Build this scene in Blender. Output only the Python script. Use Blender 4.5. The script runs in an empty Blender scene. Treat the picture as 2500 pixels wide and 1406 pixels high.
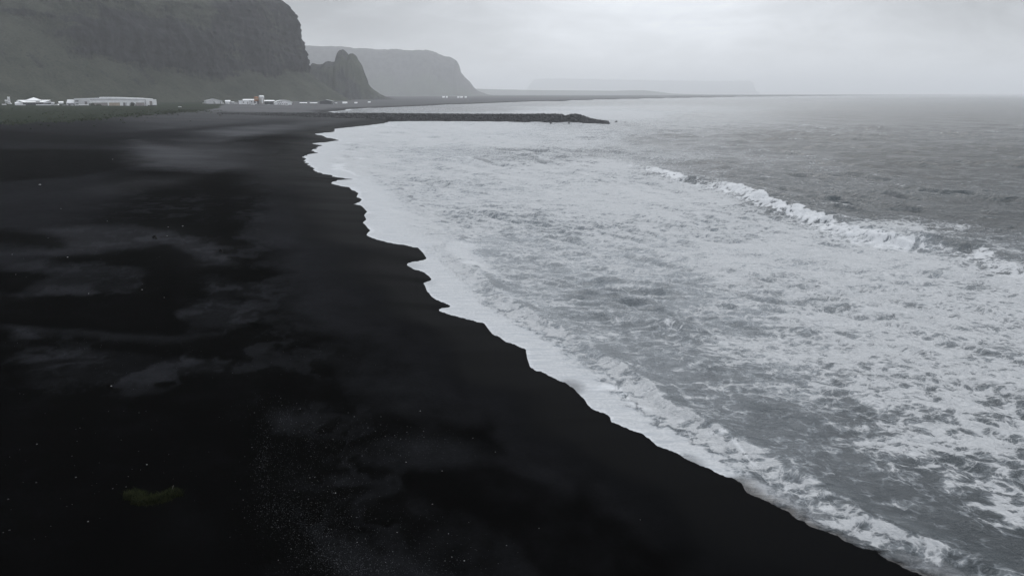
import bpy, math, random
import numpy as np
from mathutils import Vector, Matrix

random.seed(7)
rng = np.random.default_rng(11)
SC = bpy.context.scene
COL = SC.collection
R = math.radians

# ------------------------------------------------------------------ camera
CAM_H, PITCH, F = 25.0, R(13.68), 1944.0            # focal length in pixels of the 2500 wide photograph
cam = bpy.data.cameras.new('camera'); cam_o = bpy.data.objects.new('camera', cam); COL.objects.link(cam_o)
cam.sensor_width = 36.0; cam.lens = F / 2500 * 36; cam.clip_start = 0.5; cam.clip_end = 90000
cam_o.location = (0, 0, CAM_H); cam_o.rotation_euler = (R(90) - PITCH, 0, 0)
SC.camera = cam_o
CP, SP = math.cos(PITCH), math.sin(PITCH)

def ray(px, py):
    u, v = (px - 1250) / F, (703 - py) / F
    return u, CP + v * SP, -SP + v * CP
def at(px, py, z=0.0):                               # point of the level plane z seen at a pixel of the photograph
    dx, dy, dz = ray(px, py); t = (z - CAM_H) / dz
    return dx * t, dy * t
def at_Y(px, py, Y):                                 # point at ground distance Y
    dx, dy, dz = ray(px, py); t = Y / dy
    return dx * t, Y, CAM_H + dz * t

# ------------------------------------------------------------------ noise
_perm = np.random.default_rng(3).permutation(256).astype(np.int64)
_perm = np.concatenate([_perm, _perm, _perm])
_ga = np.linspace(0, 2 * np.pi, 256, endpoint=False)
_gx, _gy = np.cos(_ga), np.sin(_ga)
def perlin(x, y, seed=0):
    x = np.asarray(x, float) + seed * 17.37; y = np.asarray(y, float) + seed * 9.71
    xi = np.floor(x).astype(np.int64); yi = np.floor(y).astype(np.int64)
    xf = x - xi; yf = y - yi; xi &= 255; yi &= 255
    u = xf ** 3 * (xf * (xf * 6 - 15) + 10); v = yf ** 3 * (yf * (yf * 6 - 15) + 10)
    def g(ix, iy, dx, dy):
        h = _perm[_perm[ix & 255] + (iy & 255)]
        return _gx[h] * dx + _gy[h] * dy
    a = g(xi, yi, xf, yf); b = g(xi + 1, yi, xf - 1, yf)
    c = g(xi, yi + 1, xf, yf - 1); d = g(xi + 1, yi + 1, xf - 1, yf - 1)
    return (a + u * (b - a)) * (1 - v) + (c + u * (d - c)) * v
def fbm(x, y, oct=4, seed=0, gain=0.5, lac=2.03):
    s = 0; a = 1.0; f = 1.0; t = 0
    for i in range(oct):
        s = s + a * perlin(x * f, y * f, seed + i); t += a; a *= gain; f *= lac
    return s / t * 1.6
def ridged(x, y, oct=4, seed=0):
    s = 0; a = 1.0; f = 1.0; t = 0
    for i in range(oct):
        s = s + a * (1 - np.abs(perlin(x * f, y * f, seed + i)) * 2.0); t += a; a *= 0.5; f *= 2.1
    return s / t
def sstep(a, b, x):
    t = np.clip((x - a) / (b - a), 0, 1); return t * t * (3 - 2 * t)
def lerp(a, b, t): return a + (b - a) * t

# ------------------------------------------------------------------ shore line (photograph pixels of the water's edge -> points on the beach)
SH = [(2700,1600),(2500,1500),(2254,1406),(2167,1368),(2135,1344),(2056,1317),(2028,1297),(1977,1277),(1913,1241),(1858,1218),(1826,1202),
 (1807,1178),(1755,1154),(1700,1129),(1624,1098),(1586,1076),(1563,1058),(1538,1045),(1499,1029),(1496,1018),(1451,994),(1438,980),(1419,962),
 (1403,946),(1381,933),(1355,924),(1320,911),(1294,896),(1288,874),(1285,852),(1230,832),(1198,816),(1189,804),(1176,791),(1147,780),(1096,767),
 (1076,757),(1085,752),(1106,749),(1080,735),(1058,722),(1045,712),(1038,699),(1030,691),(1064,683),(1038,667),(1013,659),(987,648),(990,642),(1045,632),
 (1029,616),(1016,605),(968,597),(917,587),(890,574),(901,563),(890,552),(877,544),(891,536),(882,526),(894,517),(875,504),(861,499),(875,488),
 (864,482),(866,472),(853,458),(811,448),(821,440),(861,438),(824,434),(789,424),(757,414),(765,411),(754,402),(738,395),(750,390),(739,386),
 (757,378),(773,374),(765,366),(786,355),(763,351),(805,346),(827,343),(792,334),(768,327),(814,323),(818,315),(866,310),(936,302),(949,297.6),
 (1000,296.2),(1120,296.6)]
SH2 = [(800,272.8),(842,270.2),(846,267),(880,265.8),(900,264),(930,263.6),(1000,260.5),(1060,258),(1090,255.8),(1150,254),(1300,248),(1450,243.5),(1600,240),
 (1800,236.8),(2000,234.8),(2200,233.6),(2500,232.7)]
shore = [at(*p) for p in SH] + [(-62, 762), (-150, 905), (-225, 1060)] + [at(*p) for p in SH2] + [(60000, 45000)]
shore = np.array(shore)
land_poly = np.vstack([shore, [(-60000, 60000), (-60000, -3000), (200, -3000), (60, 12)]])

def inside(poly, x, y):
    c = np.zeros(x.shape, bool); n = len(poly)
    for i in range(n):
        x0, y0 = poly[i]; x1, y1 = poly[(i + 1) % n]
        if y0 == y1: continue
        cond = ((y0 > y) != (y1 > y))
        c ^= cond & (x < (x1 - x0) * (y - y0) / (y1 - y0) + x0)
    return c
def seg_dist(pts, x, y):
    d = np.full(x.shape, 1e18)
    for i in range(len(pts) - 1):
        ax, ay = pts[i]; bx, by = pts[i + 1]
        vx, vy = bx - ax, by - ay; L = vx * vx + vy * vy + 1e-12
        t = np.clip(((x - ax) * vx + (y - ay) * vy) / L, 0, 1)
        d = np.minimum(d, (x - ax - t * vx) ** 2 + (y - ay - t * vy) ** 2)
    return np.sqrt(d)
def shore_sd(x, y):                                   # metres seaward of the water's edge (negative on land)
    d = seg_dist(shore, x, y)
    s = np.where(inside(land_poly, x, y), -d, d)
    r = np.hypot(x, y); k = np.clip(r / 60, 0.6, 4)
    return s + (fbm(x * 0.9 / k, y * 0.9 / k, 3, 5) * 0.40 + fbm(x * 0.25 / k, y * 0.25 / k, 2, 8) * 0.45) * k * np.exp(-np.abs(d) / (6 * k))

def beach_z(x, y, s=None):
    if s is None: s = shore_sd(x, y)
    i = np.maximum(-s, 0)
    z = 1.5 * (1 - np.exp(-i / 26)) + 0.026 * np.minimum(i, 210) + 0.009 * np.clip(i - 210, 0, 500)
    r = np.hypot(x, y)
    amp = sstep(8, 60, i)
    z = z + amp * (fbm(x / 34, y / 34, 3, 21) * 0.45 + fbm(x / 9, y / 9, 3, 22) * 0.10)
    return np.where(s > 0, -0.06 * np.minimum(s, 200), z)
def ground(x, y):
    return float(beach_z(np.array([float(x)]), np.array([float(y)]))[0])
def on_ground(px, py):                                # where the photograph's pixel meets the land
    z = 2.0
    for _ in range(12):
        x, y = at(px, py, z); z = lerp(z, ground(x, y), 0.7)
    return x, y, ground(x, y)

# ------------------------------------------------------------------ mesh + material helpers
def tag(o, label=None, cat=None, group=None, kind=None):
    if label: o['label'] = label
    if cat: o['category'] = cat
    if group: o['group'] = group
    if kind: o['kind'] = kind
    return o
def mesh_np(name, V, Q, mat, smooth=True, attrs=None, parent=None):
    me = bpy.data.meshes.new(name)
    V = np.asarray(V, np.float32); Q = np.asarray(Q, np.int32); k = Q.shape[1]
    me.vertices.add(len(V)); me.vertices.foreach_set('co', V.ravel())
    me.loops.add(Q.size); me.loops.foreach_set('vertex_index', Q.ravel())
    me.polygons.add(len(Q)); me.polygons.foreach_set('loop_start', np.arange(0, Q.size, k, dtype=np.int32))
    try: me.polygons.foreach_set('loop_total', np.full(len(Q), k, np.int32))
    except Exception: pass
    me.update(calc_edges=True)
    me.polygons.foreach_set('use_smooth', np.full(len(Q), smooth, bool))
    for an, av in (attrs or {}).items():
        a = me.attributes.new(an, 'FLOAT', 'POINT'); a.data.foreach_set('value', np.asarray(av, np.float32).ravel())
    me.materials.append(mat)
    o = bpy.data.objects.new(name, me); COL.objects.link(o)
    if parent: o.parent = parent
    return o
def grid_faces(nr, nc):
    i = np.arange(nr * nc).reshape(nr, nc)
    return np.stack([i[:-1, :-1], i[:-1, 1:], i[1:, 1:], i[1:, :-1]], -1).reshape(-1, 4)
def compact(V, Q, attrs):
    used = np.unique(Q); m = np.full(len(V), -1, np.int64); m[used] = np.arange(len(used))
    return V[used], m[Q], {k: a[used] for k, a in attrs.items()}

class NT:                                             # small node-tree writer
    def __init__(s, name, world=False):
        if world: s.t = world.node_tree
        else:
            s.m = bpy.data.materials.new(name); s.m.use_nodes = True; s.t = s.m.node_tree
        s.t.nodes.clear()
    def n(s, typ, ins=None, **kw):
        nd = s.t.nodes.new(typ)
        for k, v in kw.items(): setattr(nd, k, v)
        for k, v in (ins or {}).items():
            sock = nd.inputs[k]
            if hasattr(v, 'is_output') or isinstance(v, bpy.types.NodeSocket): s.t.links.new(v, sock)
            else: sock.default_value = v
        return nd
    def math(s, op, a, b=0.0, c=0.0, clamp=False):
        nd = s.n('ShaderNodeMath', {0: a, 1: b, 2: c}, operation=op, use_clamp=clamp); return nd.outputs[0]
    def mix(s, f, a, b):
        nd = s.n('ShaderNodeMix', data_type='RGBA')
        for k, v in ((0, f), (6, a), (7, b)):
            if isinstance(v, bpy.types.NodeSocket): s.t.links.new(v, nd.inputs[k])
            else: nd.inputs[k].default_value = v
        return nd.outputs[2]
    def mixf(s, f, a, b):
        nd = s.n('ShaderNodeMix', data_type='FLOAT')
        for k, v in ((0, f), (2, a), (3, b)):
            if isinstance(v, bpy.types.NodeSocket): s.t.links.new(v, nd.inputs[k])
            else: nd.inputs[k].default_value = v
        return nd.outputs[0]
    def map(s, v, a, b, c=0.0, d=1.0, smooth=True):
        nd = s.n('ShaderNodeMapRange', {0: v, 1: a, 2: b, 3: c, 4: d}, interpolation_type='SMOOTHSTEP' if smooth else 'LINEAR')
        return nd.outputs[0]
    def noise(s, vec, scale, detail=4.0, rough=0.55, dist=0.0, col=False):
        nd = s.n('ShaderNodeTexNoise', {'Vector': vec, 'Scale': scale, 'Detail': detail, 'Roughness': rough, 'Distortion': dist})
        return nd.outputs[1 if col else 0]
    def attr(s, name): return s.n('ShaderNodeAttribute', attribute_name=name).outputs['Fac']
    def pos(s): return s.n('ShaderNodeNewGeometry').outputs['Position']
    def scaled(s, vec, sc, rot=(0, 0, 0)):
        return s.n('ShaderNodeMapping', {'Vector': vec, 'Scale': sc, 'Rotation': rot}).outputs[0]
    def out(s, bsdf): s.n('ShaderNodeOutputMaterial', {'Surface': bsdf})
def C(r, g, b): return (r, g, b, 1.0)

def plain_mat(name, col, rough=0.7, spec=0.3, var=0.25, scale=0.6, metal=0.0, bump=0.0):
    t = NT(name); p = t.n('ShaderNodeTexCoord').outputs['Object']
    nz = t.noise(p, scale, 5, 0.6)
    f = t.map(nz, 0.3, 0.7, 1 - var, 1 + var * 0.5)
    c = t.n('ShaderNodeVectorMath', {0: col[:3], 'Scale': f}, operation='SCALE').outputs[0]
    ins = {'Base Color': c, 'Roughness': rough, 'Specular IOR Level': spec, 'Metallic': metal}
    if bump: ins['Normal'] = t.n('ShaderNodeBump', {'Strength': 0.6, 'Distance': bump, 'Height': t.noise(p, scale * 6, 4, 0.6)}).outputs[0]
    t.out(t.n('ShaderNodeBsdfPrincipled', ins).outputs[0])
    return t.m

# ------------------------------------------------------------------ sky, sun, haze
SUN_AZ, SUN_EL = R(16), R(42)
world = bpy.data.worlds.new('World'); SC.world = world; world.use_nodes = True
t = NT('', world)
sky = t.n('ShaderNodeTexSky', sky_type='NISHITA', sun_disc=False, sun_elevation=SUN_EL, sun_rotation=SUN_AZ)
d = t.n('ShaderNodeTexCoord').outputs['Generated']
sep = t.n('ShaderNodeSeparateXYZ', {0: d}); el = t.math('MAXIMUM', sep.outputs[2], 0.0)
warp = t.n('ShaderNodeVectorMath', {0: d, 1: t.n('ShaderNodeVectorMath', {0: t.noise(d, 3.0, 3, 0.5, col=True), 1: (0.5, 0.5, 0.5)}, operation='SUBTRACT').outputs[0]}, operation='ADD')
flat = t.scaled(d, (2.2, 2.2, 7.0), (0, R(-9), 0))
c1 = t.noise(flat, 1.5, 7, 0.55, 0.55); c2 = t.noise(flat, 4.6, 6, 0.6, 0.9)
cl = t.math('ADD', t.math('MULTIPLY', c1, 0.72), t.math('MULTIPLY', c2, 0.28))
cl = t.map(cl, 0.36, 0.66, 0.0, 1.0)
def lobe(az, elv, lo):                                 # thin or thick part of the cloud deck round a direction
    v = (math.sin(R(az)) * math.cos(R(elv)), math.cos(R(az)) * math.cos(R(elv)), math.sin(R(elv)))
    dp = t.n('ShaderNodeVectorMath', {0: d, 1: v}, operation='DOT_PRODUCT').outputs['Value']
    return t.map(dp, math.cos(R(lo)), 1.0)
thin = lobe(10, 8, 13); thick_a = lobe(33, 14, 15); thick_b = lobe(-17, 9, 14)
amt = t.math('ADD', t.math('MULTIPLY', cl, 0.24), 0.63)
amt = t.math('ADD', amt, t.math('MULTIPLY', thin, 0.25))
amt = t.math('SUBTRACT', amt, t.math('MULTIPLY', thick_a, 0.27))
amt = t.math('SUBTRACT', amt, t.math('MULTIPLY', thick_b, 0.19))
amt = t.math('MULTIPLY', amt, t.math('ADD', 1.0, t.math('MULTIPLY', t.map(el, 0.16, 0.9), 0.85)))
cc = t.n('ShaderNodeVectorMath', {0: (0.945, 0.983, 1.04), 'Scale': amt}, operation='SCALE').outputs[0]
b1 = t.n('ShaderNodeBackground', {0: cc, 1: 1.0}); b2 = t.n('ShaderNodeBackground', {0: sky.outputs[0], 1: 0.05})
mx = t.n('ShaderNodeMixShader', {0: 0.93, 1: b2.outputs[0], 2: b1.outputs[0]})
t.n('ShaderNodeOutputWorld', {0: mx.outputs[0]})
sun = bpy.data.lights.new('sun', 'SUN'); sun.energy = 0.9; sun.angle = R(40); sun.color = (1.0, 0.97, 0.93)
sun_o = bpy.data.objects.new('sun', sun); COL.objects.link(sun_o)
sd = Vector((math.sin(SUN_AZ) * math.cos(SUN_EL), math.cos(SUN_AZ) * math.cos(SUN_EL), math.sin(SUN_EL)))
sun_o.rotation_euler = sd.to_track_quat('Z', 'Y').to_euler(); sun_o.location = sd * 400
SC.view_settings.view_transform = 'Standard'; SC.view_settings.look = 'None'
SC.view_settings.exposure = 0.0; SC.view_settings.gamma = 1.0
SC.cycles.volume_bounces = 2; SC.cycles.max_bounces = 6; SC.cycles.diffuse_bounces = 2; SC.cycles.glossy_bounces = 2

HAZE = 0.95e-4
t = NT('haze_air')
pv = t.n('ShaderNodeVolumePrincipled', {'Color': C(0.945, 0.966, 0.99), 'Density': HAZE, 'Density Attribute': '', 'Color Attribute': '', 'Temperature Attribute': '', 'Anisotropy': 0.25})
t.n('ShaderNodeOutputMaterial', {'Volume': pv.outputs[0]})
B, ZT, ZB = 62000, 520, -14.5
hv = [(x, y, z) for z in (ZB, ZT) for y in (-B, B) for x in (-B, B)]
hz = mesh_np('haze', hv, [(0, 2, 3, 1), (4, 5, 7, 6), (0, 1, 5, 4), (2, 6, 7, 3), (0, 4, 6, 2), (1, 3, 7, 5)], t.m, smooth=False)
tag(hz, kind='stuff', label='pale grey sea haze thickening with distance over beach and sea', cat='haze')

# ------------------------------------------------------------------ shared point fields
def logpolar(x, y):
    r = np.hypot(x, y); return np.degrees(np.arctan2(x, y)) * 0.9, np.log(r) * 21.0
def field(ctrl, x, y, sharp=2.2, z=0.0):               # smooth blend of hand-set values given at points of the ground
    P = np.array([at(a, b, z) for a, b, _ in ctrl]); val = np.array([c[2] for c in ctrl])
    qa, qb = logpolar(P[:, 0], P[:, 1]); xa, xb = logpolar(x, y)
    num = np.zeros(x.shape); den = np.zeros(x.shape)
    for a, b, v in zip(qa, qb, val):
        w = 1.0 / ((xa - a) ** 2 + (xb - b) ** 2 + 0.35) ** sharp
        num += w * v; den += w
    return num / den

FOAM = [(900,330,.95),(1100,312,.85),(1200,312,.8),(1300,325,.62),(1420,310,.55),(1550,312,.36),(1400,352,.66),(1220,352,.8),(1220,368,.5),(1100,372,.36),(1300,388,.5),(1500,372,.42),
 (1000,385,.66),(900,390,.9),(1000,345,.85),(1650,350,.22),(1900,350,.12),(2300,400,.05),(2500,300,.08),(1700,285,.22),(2000,285,.1),(1450,405,.9),(1300,412,.9),(1200,425,.85),
 (1620,388,.4),(1700,420,.3),(1760,405,.2),(1900,460,.2),(1150,460,.58),(1050,470,.72),(1000,440,.8),(1300,500,.85),(1500,470,.9),(1620,450,.92),(1700,500,.92),(1900,570,.92),(1500,560,.82),(1300,560,.6),
 (1200,600,.5),(1500,650,.62),(1400,600,.6),(1300,640,.5),(1800,650,.86),(2100,640,.92),(2200,565,.9),(2320,565,.66),(2400,575,.3),(2450,540,.08),(2300,520,.12),(2200,505,.12),(2100,512,.2),(2000,492,.25),(1850,435,.2),
 (2300,680,.85),(2480,700,.8),(2450,620,.5),(1300,680,.48),(1500,740,.38),(1650,720,.5),(1850,730,.66),(2000,760,.82),(2200,760,.86),(2400,760,.78),(1400,780,.46),(1600,840,.4),
 (1800,790,.45),(1760,838,.62),(1700,890,.36),(1600,910,.36),(1900,850,.72),(2100,850,.85),(2300,850,.85),(2480,850,.76),(1800,950,.42),(1900,930,.5),(2000,960,.6),(2150,950,.8),
 (2300,950,.76),(2450,950,.74),(1850,1010,.3),(1950,1040,.26),(2050,1040,.28),(2150,1080,.5),(2250,1050,.7),(2400,1060,.78),(2480,1080,.7),(2000,1100,.26),(2100,1150,.26),(2200,1150,.4),
 (2250,1200,.28),(2350,1160,.55),(2450,1180,.7),(2200,1240,.26),(2300,1270,.18),(2400,1255,.42),(2480,1230,.78),(2400,1330,.12),(2480,1350,.12),(2600,1300,.5),(2700,1000,.7),(2700,600,.5),
 (1400,264,.75),(1480,276,.95),(1380,274,.85),(1400,258,.42),(1330,268,.42),(1200,268,.18),(1300,256,.12),(1000,268,.3),(1100,262,.18),(1400,250,.15),(1560,283,.8),(1600,268,.3),(1900,255,.06),(2400,250,.03),(1150,560,.8),(1000,540,.9),(1120,640,.85)]

MILK = [(1500,470,.95),(1700,560,.95),(1300,560,.85),(1900,620,.85),(2200,640,.75),(1500,650,.85),(1800,720,.75),(1100,450,.85),(1000,380,.8),(1200,330,.9),(1400,330,.6),(1300,700,.7),(1450,800,.62),(1600,880,.55),(1750,980,.42),(1900,900,.5),(2000,760,.62),
 (2300,760,.5),(2100,900,.36),(2300,950,.28),(2450,850,.36),(1900,1050,.34),(2100,1100,.24),(2300,1150,.18),(2200,1250,.16),(2450,1300,.1),(2450,1080,.22),(1650,340,.2),(1800,420,.15),(2000,480,.15),(2200,500,.1),(2400,520,.05),(2300,400,0),(1900,330,.04),(2200,280,0),(1500,300,.3),(1500,375,.35),(1300,370,.5),(2450,620,.3),(2600,900,.3),(1200,262,.08),(1450,268,.5),(1000,262,.12),(1350,255,.08),(1550,283,.3)]
# breaking waves: crest lines seen in the photograph -> (points, height, shoreward foam width, seaward width)
BREAK = {
 'outer': ([(1480,392),(1540,398),(1600,412),(1660,430),(1730,450),(1800,466),(1880,493),(1960,520),(2030,545),(2100,575),(2200,598),(2300,598),(2360,608),(2430,636),(2500,664),(2650,730),(2800,800)], 1.4),
 'inner': ([(900,425),(955,455),(990,480),(1020,505),(1060,536),(1100,556),(1120,582),(1085,604),(1110,630),(1150,662),(1195,697),(1235,738),(1300,770),(1345,795),(1400,822),(1460,860),(1520,895),(1580,940),(1620,985),(1700,1028),(1760,1058),(1850,1108),(1950,1168),(2050,1232),(2150,1285),(2250,1330),(2350,1362),(2450,1396),(2580,1440),(2750,1510)], 0.5),
 'swell': ([(2050,470),(2180,474),(2240,478),(2300,481),(2400,484),(2500,490),(2650,500),(2850,520)], 1.1),
 'far': ([(1080,392),(1110,386),(1145,388),(1175,396)], 0.7),
 'lone': ([(1625,796),(1650,800),(1690,812)], 0.6),
}
# ------------------------------------------------------------------ sea
def make_sea():
    dep = np.concatenate([np.linspace(42, 10, 430), np.linspace(10, 3, 380)[1:], np.linspace(3, 0.5, 220)[1:]])
    r = np.concatenate([CAM_H / np.tan(np.radians(dep)), np.geomspace(3000, 55000, 26)[1:]])
    az = np.radians(np.concatenate([np.linspace(-24, 36, 1250), np.linspace(36, 62, 60)[1:]]))
    nr, nc = len(r), len(az)
    A, RR = np.meshgrid(az, r)
    x = (RR * np.sin(A)).ravel(); y = (RR * np.cos(A)).ravel()
    dr = np.repeat(np.gradient(r), nc)
    s = shore_sd(x, y)
    keep = s > -8
    Q = grid_faces(nr, nc); Q = Q[keep[Q].any(1)]
    V = np.stack([x, y, s], 1)
    V, Q, at_ = compact(V, Q, {'dr': dr})
    x, y, s = V[:, 0], V[:, 1], V[:, 2]; dr = at_['dr']; rr = np.hypot(x, y)
    foam = field(FOAM, x, y)
    # chop and swell
    wr = np.random.default_rng(5)
    wx = x + fbm(x / 60, y / 60, 2, 31) * 9; wy = y + fbm(x / 60, y / 60, 2, 33) * 9
    z = np.zeros(len(x)); crest = np.zeros(len(x))
    grp = 0.55 + 0.9 * sstep(-0.35, 0.5, fbm(x / 45, y / 45, 2, 41))
    sx = wx + fbm(x / 8, y / 8, 2, 35) * 1.3; sy = wy + fbm(x / 8, y / 8, 2, 36) * 1.3
    opn = sstep(.45, .15, foam); slope = np.zeros(len(x)); D = (math.cos(R(240)), math.sin(R(240)))
    for i in range(58):                                     # wind chop running down the coast and onto the beach
        lam = 1.1 * (16 / 1.1) ** (i / 57); k = 2 * np.pi / lam
        th = R(240 if lam < 4 else 215) + wr.normal(0, 0.48 if lam < 4 else 0.2)
        a = lam * 0.0115 * wr.uniform(0.6, 1.25) * (1.12 if lam < 3.5 else 0.62) * (1.0 if lam < 3.5 else lerp(1.0, 1.5, opn))
        f = np.clip((lam / dr - 2.0) / 2.0, 0, 1)
        ph = k * (np.cos(th) * sx + np.sin(th) * sy) + wr.uniform(0, 6.28)
        w = 2 * (0.5 + 0.5 * np.sin(ph)) ** 1.7 - 0.85
        z += a * f * w * grp
        slope += a * k * f * np.cos(ph) * (np.cos(th) * D[0] + np.sin(th) * D[1]) * grp
    for lam, a, dth in ((30, .20, .1), (43, .26, -.12), (57, .26, .04), (24, .13, -.3)):
        f = np.clip((lam / dr - 2.2) / 2.5, 0, 1)
        th = R(188) + dth; k = 2 * np.pi / lam
        ph = k * (np.cos(th) * wx + np.sin(th) * wy) + wr.uniform(0, 6.28)
        z += a * f * (2 * (0.5 + 0.5 * np.sin(ph)) ** 1.8 - 0.8) * sstep(25, 90, s)
    surf = sstep(0.35, 0.8, foam)
    ramp = sstep(1.0, 22, s)
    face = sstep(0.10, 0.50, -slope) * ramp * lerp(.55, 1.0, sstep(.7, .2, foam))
    z *= ramp * (1.0 - 0.10 * surf)
    z += (1 - surf) * sstep(60, 140, s) * (ridged(x / 26 + y / 60, y / 15, 2, 57) - .5) * 0.6 * np.clip((14 / dr - 2) / 2, 0, 1)
    z += ramp * (fbm(x * 0.75, y * 0.75, 3, 51) * 0.11 + fbm(x * 2.3, y * 2.3, 2, 52) * 0.03) * np.clip(2.2 - dr / 0.9, 0, 1)
    crest = sstep(0.35, 1.0, z)
    wl = 2 * np.pi * (s + 9 * fbm(x / 45, y / 80, 3, 95)) / 21; am = sstep(-.05, .35, fbm(x / 28, y / 60, 3, 97)) * sstep(14, 26, s) * sstep(120, 80, s)
    wv_ = (.5 + .5 * np.sin(wl)) ** 3; front = sstep(.25, 1, -np.cos(wl)) * 0 + sstep(.2, .9, np.cos(wl) * (.5 + .5 * np.sin(wl)) ** .6)
    z += .38 * wv_ * am; face = np.maximum(face, .62 * front * am * sstep(-.2, .3, fbm(x / 5, y / 8, 3, 98))); foam = foam + am * (.14 * wv_ - .10 * front)
    # breakers
    lump = fbm(x * 0.8, y * 0.8, 4, 61); lump2 = fbm(x * 0.22, y * 0.22, 3, 62)
    white = np.zeros(len(x)); rollf = np.zeros(len(x)); bare = np.zeros(len(x))
    for name, (pts, H) in BREAK.items():
        P = np.array([at(a, b) for a, b in pts])
        near = (x > P[:, 0].min() - 30) & (x < P[:, 0].max() + 30) & (y > P[:, 1].min() - 30) & (y < P[:, 1].max() + 30)
        xi, yi = x[near], y[near]
        d = seg_dist(P, xi, yi)
        dirv = np.array([P[-1] - P[0]])[0]
        # side: shoreward (x smaller) is negative
        best = np.full(len(xi), 1e18); side = np.zeros(len(xi)); tt = np.zeros(len(xi)); L0 = 0
        for i in range(len(P) - 1):
            ax, ay = P[i]; bx, by = P[i + 1]; vx, vy = bx - ax, by - ay; L = math.hypot(vx, vy)
            t_ = ((xi - ax) * vx + (yi - ay) * vy) / (L * L + 1e-9); tc = np.clip(t_, 0, 1)
            dd = (xi - ax - tc * vx) ** 2 + (yi - ay - tc * vy) ** 2
            m = dd < best; best[m] = dd[m]
            cr = (vx * (yi - ay) - vy * (xi - ax)); side[m] = np.sign(cr[m]); tt[m] = (L0 + tc * L)[m]; L0 += L
        q = d * side                                         # both lists run towards the camera: left of travel is seaward
        q = q + lump2[near] * {'outer': 1.2, 'inner': .55, 'swell': .8}.get(name, .4)
        ends = sstep(0, (0.22 if name == 'outer' else 0.06) * L0, tt) * sstep(0, 0.05 * L0, L0 - tt)
        tf = tt / L0
        var = 0.75 + 0.5 * sstep(-0.4, 0.4, fbm(tt / 14, tt * 0 + 3.3, 2, 71))
        if name == 'outer':
            var = var * np.interp(tf, np.linspace(0, 1, len(P)), [.35, .5, .55, .6, .75, 1.0, 1.15, 1.1, 1.0, .85, .7, .8, .9, .5, .3, .15, .1])
            q = q + np.interp(tf, [0, .3, 1], [0, 0, 0])
            g = np.where(q > 0, np.exp(-(q / 6.5) ** 2), np.exp(-(q / 2.6) ** 2))
            z[near] += H * g * ends * var + 0.30 * lump[near] * np.exp(-((q + 2.5) / 3.0) ** 2) * ends
            roll = sstep(1.0, -0.2, q) * sstep(-6.0, -2.4, q + lump[near] * 3.4) * ends * np.clip(var * 1.5, 0, 1) * (.9 + .3 * lump[near])
            # the smooth, not yet broken face near the right
            P0 = np.array(at(2345, 606)); hole = np.exp(-((xi - P0[0]) ** 2 + ((yi - P0[1])) ** 2) / 4.6 ** 2)
            P1 = np.array(at(1690, 446)); hole2 = np.exp(-((xi - P1[0]) ** 2 + ((yi - P1[1])) ** 2) / 13 ** 2) * 0.5
            hl = np.clip(hole * 1.3 + hole2, 0, 1) * sstep(-4.5, -3.0, q)
            white[near] = np.maximum(white[near], roll * (1 - hl)); bare[near] = np.maximum(bare[near], hl * sstep(2.5, 0.5, q))
            z[near] += 0.5 * hole
        elif name == 'inner':
            g = np.where(q > 0, np.exp(-(q / 2.2) ** 2), np.exp(-(q / 0.9) ** 2))
            z[near] += H * g * ends * var + 0.10 * lump[near] * 1.3 * np.exp(-((q + 1.0) / 1.3) ** 2) * ends
            close = sstep(.45, .75, tf)
            roll = sstep(0.5, -0.3, q) * sstep(-3.4, -1.6, q + lump[near] * 1.6) * ends * var * (.25 + .75 * close)
            rollf[near] = np.maximum(rollf[near], roll); z[near] -= 0.35 * H * g * ends * var * (1 - close)
            bare[near] = np.maximum(bare[near], 0.6 * np.exp(-((q - 1.0) / .8) ** 2) * ends * sstep(-0.1, 0.45, fbm(tt / 9, tt * 0 + 7, 2, 75)))
        elif name == 'swell':
            g = np.where(q > 0, np.exp(-(q / 8) ** 2), np.exp(-(q / 3.2) ** 2))
            z[near] += H * g * ends * (0.7 + 0.3 * sstep(-.3, .3, lump2[near]))
            bare[near] = np.maximum(bare[near], g * ends)
        else:
            g = np.where(q > 0, np.exp(-(q / 2.6) ** 2), np.exp(-(q / 1.3) ** 2)); w = 1.0 if name == 'lone' else 2.5
            z[near] += H * np.exp(-(d / (1.6 * w)) ** 2) + 0.25 * lump[near] * np.exp(-(d / (1.8 * w)) ** 2)
            white[near] = np.maximum(white[near], np.exp(-((q + 0.6 + lump[near] * 1.2) / (1.1 * w)) ** 2) * ends * .6)
            bare[near] = np.maximum(bare[near], .7 * np.exp(-((q - 1.2 * w) / (.9 * w)) ** 2) * ends)
    # swash: thin film over the sand, streaked along its run up the beach
    W = np.clip(rr / 60, 0.8, 5)
    edge = np.clip(s / (5.0 * W), 0, 1)
    FILM = [(878,512,1),(893,530,1),(1030,622,1),(1005,650,1.1),(1048,690,1),(1205,815,.9),(1395,942,.6),(1840,1200,1.0),(1910,1235,1.2),(1990,1275,1.3),(2080,1310,1.3),(2180,1360,1.3),(2290,1400,1.3),
            (2450,1470,1.3),(782,352,.35),(770,404,.35),(800,418,.35),(1690,1132,.5)]
    film = np.zeros(len(x))
    for a, b, v in FILM:
        P = at(a, b); rp = math.hypot(*P); film = np.maximum(film, v * np.exp(-(((x - P[0]) / (0.030 * rp)) ** 2 + ((y - P[1]) / (0.050 * rp)) ** 2)))
    film = film * lerp(.36, 1.0, sstep(85, 60, rr))
    streak = fbm(x * 0.16 / W + y * 0.02, y * 1.5 / W, 4, 81)
    dep_ = np.clip(s / (2.4 * W), 0, 1); nb = sstep(85, 60, rr); fade = lerp(sstep(-0.5, -0.12, dep_ + streak * 0.6), sstep(-0.22, 0.16, dep_ + streak * 0.6), nb)
    cover = lerp(1.0, fade, np.clip(film, 0, 1))                      # 0 = bare wet sand shows, 1 = foam/water
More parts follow.
